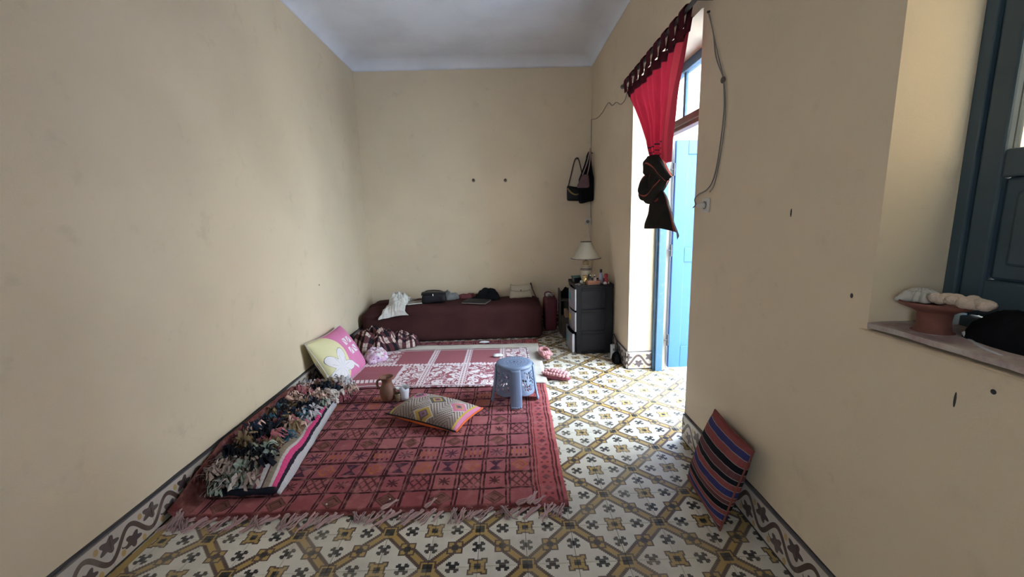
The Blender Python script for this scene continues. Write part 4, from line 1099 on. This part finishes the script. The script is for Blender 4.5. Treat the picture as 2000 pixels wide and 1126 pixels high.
MB().lathe([(.020, 0), (.022, .003), (.024, .06), (.0225, .06), (.02, .006), (.002, .005)], 20).build('body', 'amber', tg, True)
MB().lathe([(.0245, .044), (.025, .047), (.0245, .05)], 20, cap=False).build('rim_band', 'gold_metal', tg, True)

# ------------------------------------------------------------------ slippers
mat('pink_plush', lambda: (mixc(nz(geo(), 24.0), (.66, .33, .33), (.56, .24, .25)), nz(geo(), 400.0)), .9, .4, .004, spec=.1, sheen=.5)
mat('pink_inside', (.56, .28, .25), .9); mat('pink_sole', (.30, .07, .10), .7)
def foot_outline(t, s=1.0):
    a = t*2*pi; L = .125*s; w = (.042+.009*sin(a*1)*1.0)*s
    return (w*cos(a)*(1+.12*sin(a)), L*sin(a))
def slipper(label, loc, rz, bubbles):
    r = thing('slipper', label, 'slipper', loc, rz, 'pair of pink plush slippers')
    n = 32; mb = MB(); vs = []
    for z, s in ((0, .96), (.008, 1), (.02, 1), (.024, .97)): vs += [(*foot_outline(k/n, s), z) for k in range(n)]
    mb.add(vs, [(i*n+k, i*n+(k+1) % n, (i+1)*n+(k+1) % n, (i+1)*n+k) for i in range(3) for k in range(n)]+[tuple(range(n-1, -1, -1)), tuple(3*n+k for k in range(n))])
    mb.build('sole', 'pink_sole', r, True)
    mb = MB(); vs = []
    for z, s in ((.024, .9), (.030, .86), (.028, .5)): vs += [(*foot_outline(k/n, s), z) for k in range(n)]
    mb.add(vs, [(i*n+k, i*n+(k+1) % n, (i+1)*n+(k+1) % n, (i+1)*n+k) for i in range(2) for k in range(n)]+[tuple(2*n+k for k in range(n))]); mb.build('insole', 'pink_inside', r, True)
    mb = MB(); rs = random.Random(5)
    if bubbles:
        for i in range(9):
            for j in range(5):
                t = i/8; y = -.105+.215*t; u = (j-2)/2; hw = .046*(1-.45*abs(t*2-1)**3)
                z = .03+.036*sqrt(max(0, 1-u*u*.8))*(1-.5*abs(t*2-1)**2)
                if i > 5 and abs(u) < .8: continue
                mb.ball((u*hw, y, z), rs.uniform(.013, .0155), 8, 6)
    else:
        for k in range(26):
            w = 2*pi*k/26; x, y = foot_outline(k/26, .96); hgt = .052+.014*sin(w+pi)*(1 if sin(w) < 0 else .3)
            for z in (.022, .036, hgt): mb.ball((x, y, z), (.012, .012, .011), 6, 5)
        for i in range(3):
            for j in range(5):
                u = (j-2)/2; y = -.115+.018*i; mb.ball((u*.036, y, .05+.022*sqrt(1-u*u*.8)*(.5+i*.12)), .0135, 6, 5)
    mb.build('plush_upper', 'pink_plush', r, True)
    return r
slipper('pink plush slipper showing its insole at the mat corner', (.352, 3.82, .034), .12, False)
slipper('pink plush slipper with puffy bumps nearest the door', (.40, 3.325, .012), 1.05, True)

# ------------------------------------------------------------------ paper scraps
mat('tissue_white', (.70, .69, .70), .9)
tag(heap('paper_scrap', 'tissue_white', -.26, 4.355, .055, .02, .014, .022, None, 2.0, 14, freq=20), 'flat white paper scrap on carpet edge before the couch', 'paper')
tag(heap('tissue', 'tissue_white', -.105, 3.83, .045, .028, .022, .045, None, 6.0, 18, freq=20), 'small white tissue on the pink blanket behind the stool', 'tissue')
for x, y, lab in ((-.60, 1.84, 'white speck on the carpet near its left fringe'), (-.27, 1.90, 'white speck on the carpet right of centre'), (-.90, 1.82, 'white speck on the carpet before the striped rug')):
    tag(MB().ball((x, y, .019), (.005, .004, .004), 7, 5).build('crumb', 'tissue_white', None, True), lab, 'crumb')

# ------------------------------------------------------------------ curtain, rod and knot in the doorway
def curtain_red():
    P, Q = uv()
    p = geo(); col = mixc(nz(comb(P*40.0, Q*3.0), 1.5, 2.0), (.33, .016, .03), (.22, .011, .02))
    col = mixc(Q < .09, col, (.12, .014, .022))
    col = mixc(OR(btw(Q, .80, .815), btw(Q, .86, .87), btw(Q, .91, .925)), col, (.025, .012, .014)); col = mixc(AND(P > .80, Q > .1), col, (.20, .018, .025))
    col = mixc(btw(P, .86, .90), col, (.34, .03, .04))
    return col, nz(p, 260.0)
mat('curtain_red', curtain_red, .85, .2, .002, trans=.32, spec=.1)
mat('tab_maroon', (.075, .012, .018), .9, spec=.1)
def curtain_dark():
    P, Q = uv()
    col = mixc(nz(geo(), 20.0), (.022, .019, .016), (.036, .031, .026)); col = mixc(OR(btw(P, .22, .25), btw(P, .52, .545), btw(P, .80, .86)), col, (.30, .07, .05))
    return col, nz(geo(), 200.0)
mat('curtain_black', curtain_dark, .95, .2, .002, spec=.03)
cur = thing('curtain', 'red tab top curtain knotted at its black lower end in doorway', 'curtain', (0, 0, 0))
CX = .985
ry0, ry1, rz0, rz1 = 3.50, 2.25, 2.37, 2.405
rod_z = lambda y: rz0+(rz1-rz0)*(ry0-y)/(ry0-ry1)
def curt(a, b):                       # a: 0 far edge, 1 near edge; b: 0 top, 1 knot
    yt = 3.44+(2.27-3.44)*a; zt = rod_z(yt)-.075-.012*abs(sin(a*8*pi))
    e = b**1.12
    yk = 2.77+(2.56-2.77)*a
    if a < .5: bow = .04*sin(b*pi)*(1-2*a)
    else: bow = .05*sin(b*pi)*(2*a-1)*-1
    y = yt+(yk-yt)*e-bow; z = zt+(1.66-zt)*b
    fold = sin(a*9*2*pi+b*1.2)*(.010+.020*b)+.022*sin(a*3.2*2*pi+1)*(.3+b*.4)
    near = max(0, (a-.78)/.22); x = CX+fold*(1-.35*b)-.02*near*(1-b)+.012*N(a*6, b*3, 1)
    return (x, y, z)
sheet('panel', 110, 60, curt, 'curtain_red', cur, lambda a, b: (a, b))
sheet('header_band', 110, 4, lambda a, b: (curt(a, b*.085)[0]-.006, *curt(a, b*.085)[1:]), 'tab_maroon', cur)
sheet('header_band', 110, 4, lambda a, b: (curt(a, b*.085)[0]+.006, *curt(a, b*.085)[1:]), 'tab_maroon', cur)
ntab = 9
for k in range(ntab):
    a = (k+.25)/ntab*.985; y = 3.44+(2.27-3.44)*a; zt = rod_z(y); w = .068
    def tabf(p, q, y=y, zt=zt, a=a):
        th = q*2*pi; yy = y+(p-.5)*w*(1.0)
        # front strap, over the rod, back strap
        if q < .35: t = q/.35; return (CX-.022+.018*(1-t)*0.6-.004, yy+.010*(1-t), zt-.085+.085*t)
        if q > .65: t = (q-.65)/.35; return (CX+.022-.016*t, yy-.006*t, zt-.085*t)
        t = (q-.35)/.3*pi; return (CX-.024*cos(t), yy, zt+.022*sin(t))
    sheet('tab', 3, 24, tabf, 'tab_maroon', cur, thick=.003)
# knot: thick cloth wound round itself, then the loose tail
kn = link('knot', None, cur)
kc = Vector((CX, 2.665, 1.575))
def knot_band(name, pts, rad_, m, fl=1.0):
    vs = []; P = path(pts, 10); n = 20; L = len(P); uvs = []; fs = []; pn = None
    for i, p in enumerate(P):
        t = (P[min(i+1, L-1)]-P[max(0, i-1)]).normalized(); a = Vector((1, 0, 0)); a = (a-t*a.dot(t)).normalized(); b = t.cross(a)
        r = rad_[0]+(rad_[1]-rad_[0])*sin(pi*i/(L-1))
        for k in range(n+1):
            w = 2*pi*k/n; rr = r*(1+.13*sin(w*7+i*.25)+.10*N(i*.2, w, 3)); vs.append(p+a*cos(w)*rr*.72+b*sin(w)*rr*fl); uvs.append((k/n, i/L))
    for i in range(L-1):
        for k in range(n): q = i*(n+1)+k; fs.append((q, q+1, q+n+2, q+n+1))
    return link(name, me_from(name, vs, fs, m, True, uvs), kn)
knot_band('knot_wrap', [kc+Vector(v)*.82 for v in ((.01, -.13, -.02), (-.05, -.10, .06), (-.07, .0, .10), (-.05, .10, .07), (.01, .13, .01))], (.038, .058), 'curtain_black')
knot_band('knot_wrap', [kc+Vector(v)*.82 for v in ((0, .10, .05), (-.05, .15, -.01), (-.075, .12, -.09), (-.05, .03, -.11), (-.02, -.05, -.05), (.0, -.10, .0))], (.035, .060), 'curtain_black')
knot_band('knot_wrap', [kc+Vector(v)*.82 for v in ((0, .02, .14), (-.02, .0, .05), (-.03, .02, -.06), (-.01, .04, -.13))], (.042, .062), 'curtain_black')
def tail(a, b):
    ya = 2.74-.14*a; yb = 2.94-.64*a
    e = b**.75; y = ya+(yb-ya)*e; z = 1.50-(.20+.075*a+.02*sin(a*7))*b
    x = CX-.01+(.018+.035*b)*(1-.6*a)*sin(a*5*pi+.6)-.008*a*b+.008*N(a*5, b*4, 2)
    return (x, y, z)
sheet('tail', 60, 24, tail, 'curtain_black', cur, lambda a, b: (a, b))
mat('rod_wood', (.085, .07, .06), .6)
rd = thing('curtain_rod', 'dark curtain rod above the doorway carrying the red curtain', 'rod', (0, 0, 0))
MB().tube([(CX, ry0+.06, rod_z(ry0+.06)), (CX, ry1-.06, rod_z(ry1-.06))], .012, 12).build('pole', 'rod_wood', rd, True)
for y in (ry0+.03, ry1-.02): MB().tube([(XR, y, rod_z(y)-.018), (CX-.004, y, rod_z(y)-.018)], .007, 8).build('bracket', 'rod_wood', rd, True)
for y in (ry0+.065, ry1-.065): MB().ball((CX, y, rod_z(y)), .017, 10, 8).build('finial', 'rod_wood', rd, True)

# ------------------------------------------------------------------ wires and outlet on the right wall
mat('wire_grey', (.23, .21, .19), .6)
ow = outlet('wall_outlet', 'white wall outlet with plug beside the doorway on right wall', (XR, 2.185, 1.395), -pi/2)
cw = thing('hanging_cable', 'thin grey cable hanging from the doorway top to the near outlet', 'cable', (0, 0, 0))
W_ = lambda y, z: (XR-.006-.006*abs(N(y, z, 1, 6)), y, z)
MB().tube(path([W_(2.262, 2.34), W_(2.20, 2.22), W_(2.16, 2.1), W_(2.075, 1.985), W_(2.062, 1.95), W_(2.05, 1.83), W_(2.075, 1.66), W_(2.11, 1.53), W_(2.18, 1.475), W_(2.27, 1.455), W_(2.315, 1.43), W_(2.30, 1.40), (XR-.05, 2.235, 1.385), (XR-.056, 2.20, 1.393)], 8), .0032, 6).build('cord', 'wire_grey', cw, True)
MB().tube(path([W_(2.25, 2.325), W_(2.15, 2.12), W_(2.06, 1.955), W_(2.04, 1.80), W_(2.06, 1.65), W_(2.10, 1.50), W_(2.15, 1.46)], 8), .0026, 6).build('cord', 'wire_grey', cw, True)
MB().ball((XR-.012, 2.068, 1.968), (.010, .015, .016), 8, 6).build('taped_joint', 'trim_brown', cw, True)
MB().tube([(XR+.004, 2.262, 2.345), (XR-.012, 2.262, 2.342)], .006, 8).build('staple', 'dark_line', cw)
fwr = thing('wall_wire', 'thin wire along the far right wall above the hanging bags', 'wire', (0, 0, 0))
W2 = lambda y, z: (XR-.005, y, z)
MB().tube(path([W2(3.66, 2.36), W2(3.72, 2.31), W2(3.85, 2.305), W2(4.0, 2.36), W2(4.15, 2.37), W2(4.30, 2.43), W2(4.55, 2.40), W2(4.8, 2.40), W2(5.10, 2.45)], 8), .0035, 6).build('cord', 'wire_grey', fwr, True)
MB().tube([W2(5.105, 2.45), W2(5.11, 1.9), W2(5.105, 1.32)], .003, 6).build('cord', 'wire_grey', fwr, True)

# ---- charger and cables by the drawers
mat('charger_white', (.62, .62, .64), .5)
pw = thing('power_strip', 'white power strip standing by the wall near drawers and doorway', 'power strip', (1.005, 3.80, 0), .1)
MB().box((-.025, -.02, .0), (.028, .02, .135)).build('body', 'charger_white', pw, bevel=.008)
for z in (.04, .09): MB().lathe([(.012, 0), (.013, .003), (.009, .003)], 14).build('socket_ring', 'paper_grey', pw, True, (0, -.02, z), (pi/2, 0, 0))
cb = thing('cable_bundle', 'tangle of black cables between the drawers and the doorway', 'cables', (0, 0, 0))
rs = random.Random(9)
for k in range(6):
    q = lambda: rs.uniform(-.02, .02)
    MB().tube(path([(1.03+q()*.4, 3.905+q()*.3, .17+q()), (1.02+q()*.5, 3.86+q(), .205+q()), (1.02+q()*.5, 3.77+q(), .15+q()*2), (1.012+q()*.6, 3.70+q(), .04+abs(q())), (1.0+q(), 3.64+q(), .008), (.99+q(), 3.72+q(), .008)], 8), .004, 6).build('cord', ['wire_black', 'wire_black', 'wire_grey'][k % 3], cb, True)
tag(heap('black_bag', 'black_cloth', 1.0, 3.68, .035, .07, .10, .004, None, 19.0, 24, freq=14), 'small black bundle at the foot of the doorway wall', 'bundle')

# ------------------------------------------------------------------ things in the window niche
SZ = WZ0+.0115
pd = thing('clay_pedestal', 'round terracotta pedestal dish standing on the window sill', 'dish', (1.135, 1.055, SZ), 0)
mat('terracotta', lambda: (mixc(sstep(nz(geo(), 20.0, 4.0), .35, .7), (.20, .07, .05), (.15, .055, .042)), nz(geo(), 70.0)), .8, .25)
MB().lathe([(.042, 0), (.046, .004), (.045, .010), (.037, .015), (.034, .040), (.036, .062), (.048, .070), (.072, .080), (.079, .088), (.077, .093), (.066, .087), (.004, .082)], 36, cap=False).build('body', 'terracotta', pd, True)
MB().lathe([(.0462, .003), (.0478, .006), (.0460, .011)], 36, cap=False).build('white_foot_ring', 'jar_white', pd, True)
mat('film', lambda: mixc(nz(geo(), 40.0), (.50, .48, .44), (.66, .64, .60)), .35, trans=.3)
tag(heap('plastic_film', 'film', 1.125, 1.085, .045, .034, .034, SZ+.086, None, 23.0, 40, freq=34, wob=.35), 'crumpled clear plastic film on the terracotta dish', 'film')
mat('wool', lambda: (mixc(nz(geo(), 50.0), (.58, .48, .40), (.46, .36, .29)), nz(geo(), 160.0, 4.0)), .95, .8, .006, spec=.1)
wl = MB(); rs = random.Random(4)
for k in range(34):
    t = k/33; wl.ball((1.105+.014*rs.uniform(-1, 1)+.025*t, 1.022-.095*t, SZ+.110+.004*rs.uniform(-1, 1)-.004*t), (.014+.004*rs.random(), .015, .010+.004*rs.random()), 8, 6)
tag(wl.build('wool_roll', 'wool', None, True), 'fluffy pale wool roll lying on the rim of the terracotta dish', 'wool')
nb_ = thing('black_sack', 'black sack slumped in the dark corner of the window sill', 'sack', (0, 0, 0))
heap('cloth_heap', 'black_cloth', 1.19, .86, .055, .16, .10, SZ, nb_, 29.0, 34, freq=9, wob=.08)
mat('white_tube', (.50, .52, .55), .5)
tag(MB().tube(path([(1.16, 1.0, SZ+.022), (1.155, .985, SZ+.010), (1.135, .955, SZ+.007), (1.11, .91, SZ+.007), (1.09, .86, SZ+.007)], 8), .006, 8).build('white_cord', 'white_tube', None, True), 'short white cord lying along the window sill before the sack', 'cord')
mat('blue_cloth', (.045, .09, .19), .9)
tag(heap('blue_cloth', 'blue_cloth', 1.19, .70, .06, .09, .21, SZ, None, 31.0, 30, freq=9, wob=.08), 'blue cloth bunched against the shutter behind the black sack', 'cloth')
